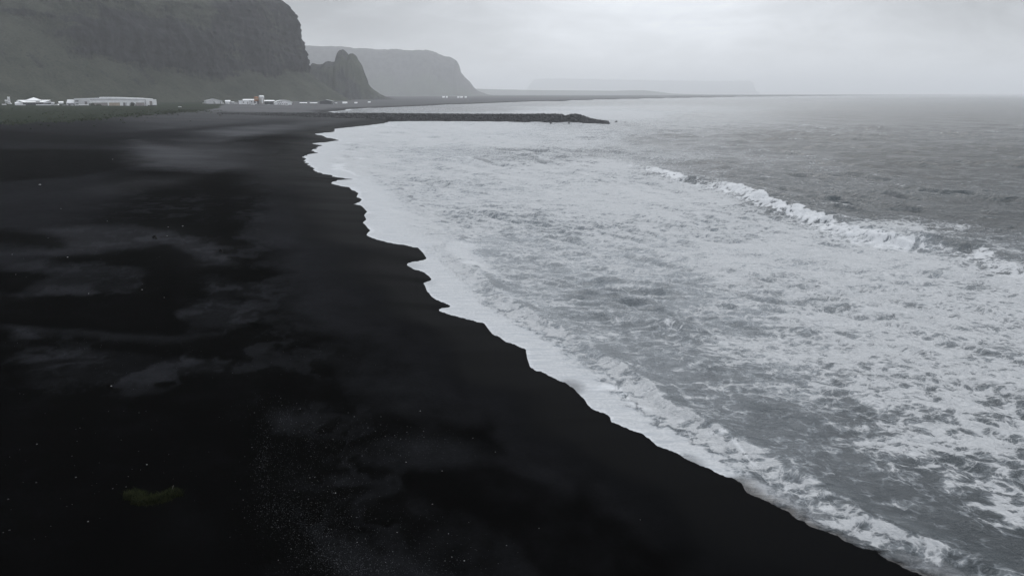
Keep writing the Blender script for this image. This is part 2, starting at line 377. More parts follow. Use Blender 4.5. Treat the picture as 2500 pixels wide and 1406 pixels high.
    swash = sstep(np.interp(rr, [40, 70, 110, 200, 800], [5, 7.5, 12, 15, 16]), 1.5, s + 1.2 * lump)
    swash = swash * (1 - np.clip(rollf * 1.3, 0, 1))
    f = lerp(foam, np.maximum(foam, 0.90 + 0.16 * streak), swash * 0.9)
    f = np.maximum(f, rollf * (.80 + .55 * lump))
    ln = fbm(x * .12 / W, y * .3 / W, 3, 83); rim2 = np.exp(-((s - W * (3.4 + 3.6 * ln)) / (.22 * W)) ** 2) * sstep(-.05, .25, fbm(x * .1 / W, y * .16 / W, 2, 85)) * (s > W)
    sB = s - W * (2.3 + 1.6 * fbm(x * .1 / W, y * .22 / W, 3, 87)); gz = np.clip(film, 0, 1) * sstep(.12 * W, -.12 * W, sB) * sstep(.25, .5, film)
    f = lerp(f, .40 + .25 * streak, gz * (1 - .8 * np.clip(rollf, 0, 1)))
    rim = sstep(.42 * W, .08 * W, s) * (s > -.5) * (1 - np.clip(film, 0, 1)); f = np.maximum(f, rim)
    f = f * (1 - 0.75 * bare); f = np.maximum(f, white * 1.08)
    caps = crest * sstep(0.0, 0.5, fbm(x / 11, y / 11, 3, 91)) * 0.5 * sstep(60, 110, s)
    f = np.maximum(f, f + caps * 0.75)
    lay = sstep(-0.4, 2.0, s)
    zb = np.where(s < 0, -0.35, 0.0)
    z = z + 0.03 * lay + np.where(s < 0, s * 0.12, 0)
    V = np.stack([x, y, z], 1)
    return V, Q, {'foam': f, 'cover': cover, 'smooth': swash, 'milk': np.clip(field(MILK, x, y), 0, 1), 'white': np.clip(np.maximum(white, np.maximum(.45 * rim, .8 * rim2)), 0, 1), 'face': np.maximum(face, np.clip(bare * 1.5, 0, 1) * .8), 'dep': np.maximum(dep_, .34 * (1 - nb)), 'thin': gz * (1 - .9 * np.clip(rollf, 0, 1))}

t = NT('sea_water'); p = t.pos()
face = t.attr('face')
foam, cover, sm, milk = t.attr('foam'), t.attr('cover'), t.attr('smooth'), t.attr('milk')
flatp = t.scaled(p, (1, 1, 0.25))
wv = t.n('ShaderNodeVectorMath', {0: t.noise(flatp, 0.33, 3, 0.5, col=True), 1: (0.5, 0.5, 0.5)}, operation='SUBTRACT').outputs[0]
wp = t.n('ShaderNodeVectorMath', {0: wv, 1: (2.2, 2.2, 0), 2: flatp}, operation='MULTIPLY_ADD').outputs[0]
n_big = t.noise(wp, 0.14, 5, 0.55); n_mid = t.noise(wp, 0.85, 3, 0.48, 0.2); n_fine = t.noise(wp, 3.2, 4, 0.6)
vor = t.n('ShaderNodeTexVoronoi', {'Vector': wp, 'Scale': 0.8, 'Randomness': 1.0}, feature='DISTANCE_TO_EDGE').outputs['Distance']
vor2 = t.n('ShaderNodeTexVoronoi', {'Vector': wp, 'Scale': 2.3, 'Randomness': 1.0}, feature='DISTANCE_TO_EDGE').outputs['Distance']
lace = t.math('ADD', t.math('MULTIPLY', t.map(vor, 0.0, 0.22, 1.0, 0.0), 0.62), t.math('MULTIPLY', t.map(vor2, 0.0, 0.2, 1.0, 0.0), 0.38))
q = t.math('ADD', t.math('MULTIPLY', t.math('SUBTRACT', n_mid, 0.5), t.mixf(milk, 1.5, 0.95)), t.math('MULTIPLY', t.math('SUBTRACT', n_big, 0.5), 0.95))
q = t.math('SUBTRACT', q, t.math('MULTIPLY', face, t.mixf(t.attr('white'), 0.36, 0.0)))
n_str = t.noise(t.scaled(wp, (0.30, 1.25, 1.0)), 1.0, 5, 0.6)
n_str2 = t.noise(t.scaled(wp, (0.075, 0.36, 1.0)), 1.0, 4, 0.6)
q = t.math('ADD', q, t.math('MULTIPLY', t.math('SUBTRACT', n_str2, 0.5), 1.25))
q = t.math('ADD', q, t.math('MULTIPLY', t.math('SUBTRACT', n_str, 0.5), t.mixf(milk, 0.55, 1.1)))
q = t.math('ADD', q, t.math('MULTIPLY', t.math('SUBTRACT', n_fine, 0.5), 0.5))
q = t.math('ADD', q, t.math('MULTIPLY', t.math('SUBTRACT', lace, 0.32), 0.42))
q = t.math('MULTIPLY', q, t.math('SUBTRACT', 1.0, t.math('MULTIPLY', sm, 0.45)))
foam_l = t.math('MULTIPLY', t.math('MULTIPLY_ADD', foam, 1.38, -0.205), t.mixf(sm, 0.76, 0.80))
m = t.math('ADD', foam_l, t.math('MULTIPLY', q, t.map(foam, 0.0, 0.4, 0.55, 1.0)))
mask = t.n('ShaderNodeMapRange', {0: m, 1: t.mixf(milk, 0.44, 0.32), 2: t.mixf(milk, 0.66, 0.82)}, interpolation_type='SMOOTHSTEP').outputs[0]; thinf = t.map(m, 0.15, 0.6)
mask = t.math('MULTIPLY', mask, 0.95)
water = t.mix(milk, C(0.014, 0.021, 0.025), C(0.275, 0.30, 0.325))
water = t.mix(t.math('MULTIPLY', thinf, t.mixf(milk, 0.42, 0.78)), water, C(0.345, 0.375, 0.405))
water = t.mix(t.math('MULTIPLY', face, 0.65), water, C(0.078, 0.093, 0.103))  # shade of steep wave fronts painted into the water colour
fcol = t.mix(t.map(n_fine, 0.3, 0.7), C(0.375, 0.39, 0.405), C(0.48, 0.49, 0.502))
fcol = t.mix(t.attr('white'), fcol, C(0.61, 0.625, 0.645))
sk = t.noise(t.scaled(p, (0.25, 1.6, 1)), 1.0, 5, 0.6)
fcol = t.mix(t.math('MULTIPLY', sm, t.map(sk, 0.42, 0.66, 0.0, 0.75)), fcol, C(0.33, 0.35, 0.375))
col = t.mix(mask, water, fcol)
col = t.mix(t.attr('thin'), col, t.mix(t.map(t.math('ADD', t.attr('dep'), t.math('MULTIPLY', t.math('SUBTRACT', sk, .5), 1.1)), .02, .75), C(.022, .023, .025), C(.27, .28, .295)))
col = t.mix(cover, C(0.006, 0.006, 0.007), col)
rough = t.mixf(mask, 0.22, 0.75); rough = t.mixf(cover, 0.35, rough)
hgt = t.math('ADD', t.math('ADD', t.math('MULTIPLY', t.noise(wp, 0.9, 6, 0.62), 0.5), t.math('MULTIPLY', n_str, 0.35)), t.math('MULTIPLY', t.noise(wp, 4.5, 5, 0.6), 0.2))
hgt = t.math('MULTIPLY', hgt, t.math('SUBTRACT', 1.0, t.math('MULTIPLY', sm, 0.8)))
hgt = t.math('ADD', t.math('MULTIPLY', hgt, t.mixf(mask, 1.5, 1.0)), t.math('MULTIPLY', mask, 0.06))
bmp = t.n('ShaderNodeBump', {'Strength': 0.85, 'Distance': 0.9, 'Height': hgt}).outputs[0]
spec = t.mixf(mask, 0.40, 0.2)
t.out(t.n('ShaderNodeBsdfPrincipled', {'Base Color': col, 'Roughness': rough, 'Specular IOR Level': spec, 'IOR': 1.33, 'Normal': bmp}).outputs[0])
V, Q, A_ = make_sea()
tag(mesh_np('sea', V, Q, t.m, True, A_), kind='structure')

# ------------------------------------------------------------------ black sand beach and coastal plain
def poly_world(px): return np.array([at(a, b, 2.0) for a, b in px])
DARK = [([(0,574),(96,576),(144,587),(163,600),(154,610),(96,616),(0,614),(-120,614),(-120,576)], .8),
 ([(0,667),(64,670),(93,685),(86,699),(48,725),(0,732),(-120,732),(-120,667)], 1),
 ([(346,696),(362,677),(400,670),(464,678),(500,698),(502,712),(474,724),(440,742),(415,768),(450,795),(440,803),(300,802),(100,796),(0,792),(-100,792),(-100,752),(0,748),(150,732),(300,722)], 1),
 ([(120,640),(200,633),(290,625),(360,611),(395,601),(427,608),(465,640),(560,651),(640,659),(560,662),(440,655),(370,648),(280,640),(180,642)], 1),
 ([(-100,815),(0,822),(50,845),(62,868),(0,905),(-100,910)], .9),
 ([(-200,972),(0,972),(200,968),(400,952),(520,905),(560,890),(590,930),(640,985),(655,1050),(612,1100),(620,1180),(700,1250),(760,1330),(880,1420),(0,1440),(-300,1440)], 1),
 ([(860,1012),(900,992),(1060,990),(1200,1012),(1230,1060),(1100,1040),(960,1030)], .8),
 ([(700,1190),(790,1200),(900,1265),(860,1290),(760,1255)], .7),
 ([(980,1130),(1200,1090),(1500,1200),(1700,1300),(1900,1406),(1500,1450),(1350,1406),(1250,1270),(1050,1200)], .8),
 ([(330,545),(520,520),(640,505),(560,560),(430,575)], .6), ([(250,420),(560,425),(640,470),(420,490),(260,470)], .55),
 ([(-100,380),(330,375),(380,400),(200,440),(-100,470)], .8), ([(-100,330),(250,345),(700,352),(560,368),(200,365),(-100,360)], .5), ([(560,700),(700,740),(900,800),(1010,870),(880,860),(700,790)], .35)]
LIGHT = [([(330,350),(430,365),(520,380),(640,395),(520,420),(360,410),(320,390)], .8), ([(500,320),(640,308),(800,298),(700,322),(560,335)], .9),
 ([(103,570),(200,557),(300,552),(420,555),(480,575),(540,600),(580,640),(500,645),(440,622),(400,596),(330,608),(250,620),(170,629),(60,637),(0,640),(0,632),(90,622),(160,612),(168,600),(150,585)], .85),
 ([(0,640),(30,650),(200,650),(330,655),(380,668),(300,680),(100,680),(0,672)], .45), ([(100,692),(200,662),(330,656),(378,668),(352,690),(335,712),(200,727),(60,748),(8,757),(40,735),(90,706)], .5), ([(475,668),(540,660),(650,690),(640,760),(540,800),(455,795),(420,770),(447,745),(487,722),(505,706),(497,690)], .4),
 ([(0,800),(100,800),(300,806),(460,812),(600,806),(450,830),(200,830),(0,830)], .75), ([(430,790),(440,750),(500,730),(560,720),(620,780),(560,800),(480,805)], .45),
 ([(560,520),(660,480),(760,520),(700,600),(600,600)], .35), ([(640,1060),(680,990),(840,1040),(1050,1045),(1180,1075),(1150,1110),(900,1130),(780,1190),(700,1200),(640,1120)], .16),
 ([(720,1240),(860,1290),(960,1320),(1100,1380),(1120,1420),(820,1420),(760,1330)], .22), ([(60,880),(200,850),(460,860),(600,880),(500,905),(380,945),(100,965),(40,960)], .5)]

PALE_SHEEN = [([(330,350),(430,365),(560,378),(660,398),(520,415),(400,408),(340,395)], .8), ([(380,385),(430,380),(470,392),(400,402)], .9), ([(480,325),(640,308),(800,298),(860,300),(760,318),(640,330),(540,345)], .9), ([(420,345),(620,350),(740,372),(700,420),(560,395),(430,372)], .5), ([(300,300),(520,285),(700,292),(500,315),(330,330)], .45), ([(600,400),(730,400),(760,450),(640,460)], .25), ([(103,570),(200,557),(300,552),(420,555),(480,575),(540,600),(560,630),(500,640),(440,616),(400,594),(330,606),(250,618),(170,626)], .12), ([(220,470),(330,440),(500,430),(420,460),(260,480)], .2)]
GRASS_EDGE = [(-260,312),(0,306),(90,300),(180,296),(250,291),(330,283),(420,276),(500,270),(540,262)]
ge = np.array([on_ground(a, b)[:2] for a, b in GRASS_EDGE])
grass_poly = np.vstack([ge, [at_Y(560, 240, 1800)[:2], (-900, 2600), (-2600, 2600), (-2600, 300)]])
def grass_sd(x, y):
    d = seg_dist(np.vstack([grass_poly, grass_poly[:1]]), x, y)
    return np.where(inside(grass_poly, x, y), d, -d) + fbm(x / 22, y / 22, 4, 101) * 13

def make_beach():
    dep = np.concatenate([np.linspace(62, 8, 560), np.linspace(8, 1.2, 300)[1:], np.linspace(1.2, 0.25, 60)[1:]])
    r = np.concatenate([22.5 / np.tan(np.radians(dep)), np.geomspace(5500, 56000, 24)])
    az = np.radians(np.concatenate([np.linspace(-100, -37, 90)[:-1], np.linspace(-37, 34, 1000), np.linspace(34, 75, 50)[1:]]))
    nr, nc = len(r), len(az); A, RR = np.meshgrid(az, r)
    x = (RR * np.sin(A)).ravel(); y = (RR * np.cos(A)).ravel(); s = shore_sd(x, y)
    z = beach_z(x, y, s)
    Q = grid_faces(nr, nc)
    rr = np.hypot(x, y)
    wx = x + fbm(x / 7, y / 7, 4, 111) * 0.010 * rr; wy = y + fbm(x / 7, y / 7, 4, 113) * 0.020 * rr
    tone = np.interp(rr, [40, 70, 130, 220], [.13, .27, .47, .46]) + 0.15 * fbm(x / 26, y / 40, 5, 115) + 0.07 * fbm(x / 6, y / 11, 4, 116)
    def blend(tone, polys, target, soft=1.0):
        for px, k in polys:
            P = poly_world(px); c = P.mean(0); rc = math.hypot(*c)
            m = (np.abs(x - c[0]) < 0.9 * rc + 20) & (np.abs(y - c[1]) < 1.0 * rc)
            xx, yy = wx[m], wy[m]; Pc = np.vstack([P, P[:1]])
            # distances judged with the long axis of the patches (they lie across the beach)
            sx, sy = 1.0, 0.32
            d = seg_dist(Pc * [sx, sy], xx * sx, yy * sy); d = np.where(inside(P, xx, yy), d, -d)
            w = (0.006 * rc + 0.12) * soft
            f = sstep(-w, w * 1.2, d) * k
            tone[m] = lerp(tone[m], target, f)
        return tone
    pale = blend(np.zeros(len(x)), PALE_SHEEN, 1.0, 3.5) * (0.8 + 0.6 * fbm(x / 45, y / 30, 4, 127))
    tone = blend(tone, LIGHT, 0.95); tone = blend(tone, DARK, 0.0)
    tone += 0.10 * fbm(x / 1.6, y / 2.2, 3, 118)
    # ripple-like dark drift lines on the lower beach
    i = -s
    lines = sstep(0.35, 0.75, ridged(x / 6 + fbm(x / 3, y / 4, 3, 119) * 0.9, y / 13, 5, 120)) * sstep(14, 24, i) * sstep(62, 38, i)
    tone -= 0.5 * lines * sstep(25, 60, rr)
    wet = sstep(13 * np.clip(rr / 90, .8, 3.0), 4, i + 4 * fbm(x / 14, y / 14, 3, 121)) * (s < 3)
    g = sstep(-1, 4, grass_sd(x, y))
    silt_haze = sstep(430, 1150, y + 120 * fbm(x / 160, y / 260, 3, 123)) * sstep(4, 40, i)  # silt paling with distance: haze brightness put into the ground colour
    return np.stack([x, y, z], 1), Q, {'tone': np.clip(tone, 0, 1.2), 'wet': wet, 'green': g, 'silt_haze': silt_haze, 'pale': np.clip(pale, 0, 1)}
t = NT('black_sand'); p = t.pos()
tone, wet, green = t.attr('tone'), t.attr('wet'), t.attr('green')
nf = t.noise(p, 3.5, 6, 0.7); ng = t.noise(p, 0.35, 6, 0.6)
tt_ = t.math('ADD', tone, t.math('MULTIPLY', t.math('MULTIPLY', t.math('SUBTRACT', nf, 0.5), t.math('ADD', tone, 0.12)), 1.5))
tt_ = t.math('ADD', tt_, t.math('MULTIPLY', t.math('SUBTRACT', ng, 0.5), 0.35), clamp=True)
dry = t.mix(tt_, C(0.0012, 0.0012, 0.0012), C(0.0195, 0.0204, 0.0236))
dry = t.mix(t.attr('pale'), dry, C(.066, .068, .073))  # sky sheen of damp sand, put into the base colour
col = t.mix(wet, dry, C(0.0017, 0.0019, 0.0023))
grs = t.mix(t.noise(p, 0.05, 6, 0.65), C(0.008, 0.014, 0.008), C(0.037, 0.042, 0.032))
col = t.mix(t.attr('silt_haze'), col, t.mix(t.noise(t.scaled(p, (.4, 1, 1)), 0.012, 5, .6), C(.06, .061, .065), C(.13, .132, .137)))
col = t.mix(green, col, grs)
rough = t.mixf(wet, 0.95, 0.42); spec = t.mixf(wet, 0.0, 0.003)
bm = t.n('ShaderNodeBump', {'Strength': t.mixf(wet, 0.55, 0.05), 'Distance': 0.05, 'Height': t.math('ADD', nf, t.math('MULTIPLY', t.noise(p, 11.0, 3, 0.6), 0.5))}).outputs[0]
t.out(t.n('ShaderNodeBsdfPrincipled', {'Base Color': col, 'Roughness': rough, 'Specular IOR Level': spec, 'Normal': bm}).outputs[0])
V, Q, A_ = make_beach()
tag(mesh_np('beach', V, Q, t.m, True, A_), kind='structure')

# ------------------------------------------------------------------ cliffs, headland, far hills
def hill_mat(name, rock_a, rock_b, green_a, green_b, sc=0.02):
    t = NT(name); p = t.pos(); g = t.attr('green')
    n1 = t.noise(p, sc, 7, 0.62); n2 = t.noise(t.scaled(p, (1, 1, 0.28)), sc * 3.2, 7, 0.65); n3 = t.noise(p, sc * 12, 4, 0.6)
    rk = t.mix(t.map(n2, 0.35, 0.65), rock_a, rock_b)
    gr = t.mix(t.map(t.math('ADD', t.math('MULTIPLY', n1, 0.6), t.math('MULTIPLY', n3, 0.4)), 0.36, 0.64), green_a, green_b)
    gm = t.map(t.math('ADD', g, t.math('MULTIPLY', t.math('SUBTRACT', t.math('ADD', t.math('MULTIPLY', n2, 0.5), t.math('ADD', t.math('MULTIPLY', n3, 0.22), t.math('MULTIPLY', n1, 0.28))), 0.5), 2.3)), 0.32, 0.68)
    bm = t.n('ShaderNodeBump', {'Strength': 0.9, 'Distance': 5.0, 'Height': t.math('ADD', n2, t.math('MULTIPLY', n3, 0.5))}).outputs[0]
    t.out(t.n('ShaderNodeBsdfPrincipled', {'Base Color': t.mix(gm, rk, gr), 'Roughness': 0.95, 'Specular IOR Level': 0.05, 'Normal': bm}).outputs[0])
    return t.m
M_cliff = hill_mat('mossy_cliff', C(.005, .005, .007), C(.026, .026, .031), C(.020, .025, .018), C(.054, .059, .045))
M_hill = hill_mat('misty_rock', C(.045, .047, .05), C(.085, .087, .09), C(.055, .062, .052), C(.085, .093, .075))  # mist put into the hill's rock and grass colours
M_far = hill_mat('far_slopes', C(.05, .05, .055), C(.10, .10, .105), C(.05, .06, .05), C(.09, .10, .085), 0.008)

def smooth_path(P, n):
    P = np.array(P, float); d = np.concatenate([[0], np.cumsum(np.hypot(*np.diff(P, axis=0).T))])
    u = np.linspace(0, d[-1], n)
    Q = np.stack([np.interp(u, d, P[:, k]) for k in range(P.shape[1])], 1)
    ker = np.hanning(2 * (n // 26) + 3); ker /= ker.sum(); h = len(ker) // 2
    return u, np.stack([np.convolve(np.pad(Q[:, k], h, mode='reflect', reflect_type='odd'), ker, 'valid') for k in range(P.shape[1])], 1)

def PX(px, Y): x, _, _ = at_Y(px, 233, Y); return (x, Y)
def make_cliff():
    foot = [PX(-900, 1000), PX(-500, 1050), PX(-200, 1180), PX(0, 1330), PX(150, 1420), PX(300, 1500), PX(450, 1640), PX(600, 1800), PX(720, 1930), PX(810, 2040), PX(858, 2160), PX(860, 2330), PX(800, 2700), PX(700, 3200)]
    ns, nt = 900, 300
    u, F2 = smooth_path(foot, ns)
    T = np.gradient(F2, axis=0); T /= np.hypot(T[:, 0], T[:, 1])[:, None]
    N = np.stack([-T[:, 1], T[:, 0]], 1)                       # inland
    px_s = 1250 + F * F2[:, 0] / (F2[:, 1] * CP)
    # heights of the talus and set-back of the crags along the foot line
    fan = ridged(u / 260, u * 0 + 1.7, 2, 131) * 0.5 + fbm(u / 90, u * 0 + 4.1, 3, 133) * 0.35
    left = sstep(520, 60, px_s)
    tal_h = np.interp(px_s, [0, 120, 200, 250, 300, 350, 420, 500, 590, 700, 800], [205, 185, 150, 98, 66, 92, 62, 66, 44, 62, 72]) + 34 * (fan - 0.35); tal_d = tal_h / math.tan(R(38))
    tal_h = lerp(tal_h, 72, sstep(740, 800, px_s)); tal_d = lerp(tal_d, 112, sstep(700, 800, px_s))
    top = 262 + 22 * fbm(u / 200, u * 0 + 9, 3, 135)
    slope_left = left
    K = 14
    prof_d = np.zeros((ns, K)); prof_z = np.zeros((ns, K))
    hs = top - tal_h
    dd = [0, .25, .5, .8, 1]; 
    for k, f in enumerate(dd): prof_d[:, k] = tal_d * f; prof_z[:, k] = tal_h * (f ** 1.18)
    crag = [(5, .16), (10, .34), (20, .50), (27, .66), (36, .78), (52, .90), (78, 1.0), (170, 1.04), (700, 1.10)]
    for k, (cd, cz) in enumerate(crag):
        kd = cd * (1 + 2.6 * slope_left * (cd < 150)); prof_d[:, 5 + k] = tal_d + kd; prof_z[:, 5 + k] = tal_h + hs * cz
    tt = np.linspace(0, 1, nt)
    V = np.zeros((nt, ns, 3)); steep = np.zeros((nt, ns))
    kk = np.concatenate([np.linspace(0, 4, 110)[:-1], np.linspace(4, 11, 150), np.linspace(11, 13, nt - 259)[1:]])
    nt = len(kk); V = np.zeros((nt, ns, 3)); ki = np.minimum(kk.astype(int), K - 2); kf = kk - ki
    D = prof_d[:, ki] * (1 - kf) + prof_d[:, ki + 1] * kf; Z = prof_z[:, ki] * (1 - kf) + prof_z[:, ki + 1] * kf
    D, Z = D.T, Z.T
    U = np.broadcast_to(u, (nt, ns)); rockw = sstep(3.7, 4.6, np.broadcast_to(kk[:, None], (nt, ns))) * sstep(12.4, 11.2, np.broadcast_to(kk[:, None], (nt, ns)))
    Uw = U + 26 * fbm(U / 120, Z / 70, 3, 151) + 0.22 * Z
    gul = ridged(Uw / 74, Z / 210, 4, 141) - 0.55; butt = fbm(Uw / 150, Z / 120, 3, 143); det = fbm(U / 20, Z / 22, 5, 145, .6); strata = fbm(Uw / 150, Z / 16 + U / 300, 3, 147)
    tgul = ridged(U / 48 + Z / 160, Z / 300, 3, 149) - 0.55
    up = sstep(0, 60, Z)
    disp = rockw * (-22 * gul + 24 * butt + 9 * det + 6 * strata) + (1 - rockw) * up * (7 * tgul + 5 * butt + 1.6 * det)
    D2 = D + disp
    V[..., 0] = F2[None, :, 0] + N[None, :, 0] * D2; V[..., 1] = F2[None, :, 1] + N[None, :, 1] * D2
    base = 7.5
    V[..., 2] = base + Z + (1 - rockw) * up * (3 * det + 4 * tgul) + rockw * 2 * det
    V[0, :, 2] -= 12
    crown = sstep(150, 205, Z + 25 * butt) * sstep(720, 560, px_s)[None, :] * rockw
    green = lerp(0.95, 0.22, rockw) + 0.55 * crown + 0.5 * strata * rockw + 0.75 * butt * rockw + 0.25 * slope_left[None, :] * rockw + sstep(11.0, 12.2, np.broadcast_to(kk[:, None], (nt, ns))) * 0.7 + (1 - rockw) * 0.35 * det - 0.35 * (1 - rockw) * sstep(.05, .3, tgul) * up
    return V.reshape(-1, 3), grid_faces(nt, ns), {'green': green.ravel()}
V, Q, A_ = make_cliff()
tag(mesh_np('cliff', V, Q, M_cliff, True, A_), kind='structure')

def ridge(name, sil, Y, mat, depth, back, seed, k=1.7, nu=260, nw=70, rough=0.06, green=0.6, base=6.0, shear=0.0, front_pow=None, rocky=0.0):
    """a hill with real depth: crest heights along its length, own slopes before and behind the crest"""
    P = np.array([at_Y(a, b, Y) for a, b in sil]); uu = np.linspace(P[0, 0], P[-1, 0], nu)
    h = np.interp(uu, P[:, 0], P[:, 2]) - base
    w = np.concatenate([-np.linspace(1, 0, nw // 2) ** 1.0, np.linspace(0, 1, nw - nw // 2 + 1)[1:] ** 1.0])
    U, Wg = np.meshgrid(uu, w); H = np.broadcast_to(h, U.shape)
    Hm = max(h.max(), 1)
    dep = np.where(Wg < 0, depth, back) * (0.25 + 0.75 * np.clip(H / Hm, 0, 1))
    fall = np.where(Wg < 0, 1 - np.abs(Wg) ** k, 1 - np.abs(Wg) ** 2.2)
    n = fbm(U / (Hm * 0.55), Wg * 1.7, 4, seed); rg = ridged(U / (Hm * 0.35), Wg * 0.6, 3, seed + 3) - 0.55
    edgew = np.clip(1.0 - np.abs(Wg), 0, 1) * np.abs(Wg) ** 0.5 * 2
    Z = base + H * np.clip(fall, 0, 1) * (1 + 0) + H * rough * (n * 1.2 + rg * 1.2) * edgew
    X = U + rough * Hm * 0.5 * fbm(U / (Hm * .4), Wg * 2.1, 3, seed + 7) * edgew
    Yv = Y + Wg * dep + shear * (U - uu[0]) + rough * Hm * 1.6 * rg * edgew
    Z = Z - 8 * (np.abs(Wg) > 0.995)
    gr = green + 0.5 * n - rocky * sstep(0.15, 0.6, np.clip(fall, 0, 1)) * (Wg < 0)
    o = mesh_np(name, np.stack([X, Yv, Z], -1).reshape(-1, 3), grid_faces(len(w), nu), mat, True, {'green': gr.ravel()})
    return tag(o, kind='structure')
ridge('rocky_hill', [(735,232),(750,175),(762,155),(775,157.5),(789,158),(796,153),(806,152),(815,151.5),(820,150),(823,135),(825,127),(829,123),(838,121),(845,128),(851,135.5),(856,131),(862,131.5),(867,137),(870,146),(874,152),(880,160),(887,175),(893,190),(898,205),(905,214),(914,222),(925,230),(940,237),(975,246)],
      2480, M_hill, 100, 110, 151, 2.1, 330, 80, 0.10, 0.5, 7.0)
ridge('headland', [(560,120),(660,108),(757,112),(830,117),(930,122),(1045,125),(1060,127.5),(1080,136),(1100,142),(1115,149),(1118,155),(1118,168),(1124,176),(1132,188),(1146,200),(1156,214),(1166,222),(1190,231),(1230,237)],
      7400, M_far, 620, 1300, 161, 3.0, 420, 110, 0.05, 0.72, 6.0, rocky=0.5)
M_mesa = hill_mat('haze_toned_rock', C(.26, .27, .28), C(.32, .33, .34), C(.26, .28, .27), C(.33, .34, .33), 0.004)  # rock colour lightened to stand in for distant haze
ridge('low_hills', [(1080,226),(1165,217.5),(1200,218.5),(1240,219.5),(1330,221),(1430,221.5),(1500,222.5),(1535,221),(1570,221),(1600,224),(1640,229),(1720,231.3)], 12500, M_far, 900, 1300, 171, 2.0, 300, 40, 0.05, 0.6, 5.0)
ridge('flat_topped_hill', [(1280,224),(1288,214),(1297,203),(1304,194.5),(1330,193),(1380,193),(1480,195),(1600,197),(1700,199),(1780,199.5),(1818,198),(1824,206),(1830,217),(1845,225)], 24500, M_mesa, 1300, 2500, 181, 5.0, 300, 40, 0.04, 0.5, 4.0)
# ------------------------------------------------------------------ small-mesh collector
class MB:
    def __init__(s): s.v, s.f = [], []
    def add(s, vs, fs, M=None):
        n = len(s.v)
        for v in vs: s.v.append(tuple(M @ Vector(v)) if M is not None else tuple(v))
        s.f += [tuple(i + n for i in f) for f in fs]; return s
    def box(s, x0, x1, y0, y1, z0, z1, M=None):
        vs = [(x, y, z) for z in (z0, z1) for y in (y0, y1) for x in (x0, x1)]
        return s.add(vs, [(0, 2, 3, 1), (4, 5, 7, 6), (0, 1, 5, 4), (2, 6, 7, 3), (0, 4, 6, 2), (1, 3, 7, 5)], M)
    def prism(s, prof, y0, y1, M=None):                   # closed (x, z) outline swept along y
        n = len(prof); vs = [(x, y0, z) for x, z in prof] + [(x, y1, z) for x, z in prof]
        fs = [tuple(range(n)), tuple(range(2 * n - 1, n - 1, -1))] + [(i, i + n, (i + 1) % n + n, (i + 1) % n) for i in range(n)]
        return s.add(vs, fs, M)
    def rprism(s, prof, x0, x1, M=None):                  # closed (y, z) outline swept along x
        n = len(prof); vs = [(x0, y, z) for y, z in prof] + [(x1, y, z) for y, z in prof]
        fs = [tuple(range(n - 1, -1, -1)), tuple(range(n, 2 * n))] + [(i, (i + 1) % n, (i + 1) % n + n, i + n) for i in range(n)]
        return s.add(vs, fs, M)
    def lathe(s, prof, n=24, cx=0, cy=0):                 # (radius, z) outline turned round z
        vs = [(cx + r * math.cos(2 * math.pi * k / n), cy + r * math.sin(2 * math.pi * k / n), z) for r, z in prof for k in range(n)]
        fs = [(i * n + k, i * n + (k + 1) % n, (i + 1) * n + (k + 1) % n, (i + 1) * n + k) for i in range(len(prof) - 1) for k in range(n)]
        fs += [tuple(range(n - 1, -1, -1)), tuple(range((len(prof) - 1) * n, len(prof) * n))]
        return s.add(vs, fs)
    def build(s, name, mat, parent=None, smooth=False):
        me = bpy.data.meshes.new(name); me.from_pydata(s.v, [], s.f); me.update(); me.materials.append(mat)
        for p in me.polygons: p.use_smooth = smooth
        o = bpy.data.objects.new(name, me); COL.objects.link(o)
        if parent: o.parent = parent
        return o
def empty(name, loc, rz=0.0, label=None, cat=None, group=None):
    o = bpy.data.objects.new(name, None); COL.objects.link(o); o.location = loc; o.rotation_euler = (0, 0, rz)
    o.empty_display_size = 0.5
    return tag(o, label, cat, group)
def copy_tree(o, parent=None):
    c = o.copy(); COL.objects.link(c)
    if parent: c.parent = parent
    for ch in o.children: copy_tree(ch, c)
    return c

M_white = plain_mat('white_wall', (.74, .75, .77), .6, .3, .12, .25)
M_metal = plain_mat('pale_metal_cladding', (.52, .53, .55), .5, .3, .12, .2)
M_roofw = plain_mat('white_roof', (.84, .85, .86), .5, .3, .08, .2)
M_grey = plain_mat('grey_wall', (.32, .33, .34), .7, .3, .2, .3)
M_dark = plain_mat('dark_wall', (.055, .058, .065), .7, .2, .3, .3)
M_beige = plain_mat('beige_panel', (.36, .31, .25), .7, .2, .15, .3)
M_taupe = plain_mat('taupe_panel', (.26, .245, .24), .7, .2, .15, .3)
M_door = plain_mat('door_grey', (.17, .165, .17), .6, .3, .2, .4)
M_glass = plain_mat('window_glass', (.03, .035, .04), .12, .5, .2, .4)
M_orange = plain_mat('rusty_orange_steel', (.30, .135, .065), .6, .3, .35, .25)
M_concrete = plain_mat('grey_concrete', (.40, .39, .385), .8, .2, .2, .2)
M_tyre = plain_mat('tyre_rubber', (.02, .02, .02), .9, .2)
M_carw = plain_mat('white_car_paint', (.8, .8, .81), .25, .5, .05)
M_cars = plain_mat('silver_car_paint', (.45, .46, .48), .25, .5, .05)
M_card = plain_mat('dark_car_paint', (.035, .037, .045), .25, .5, .05)

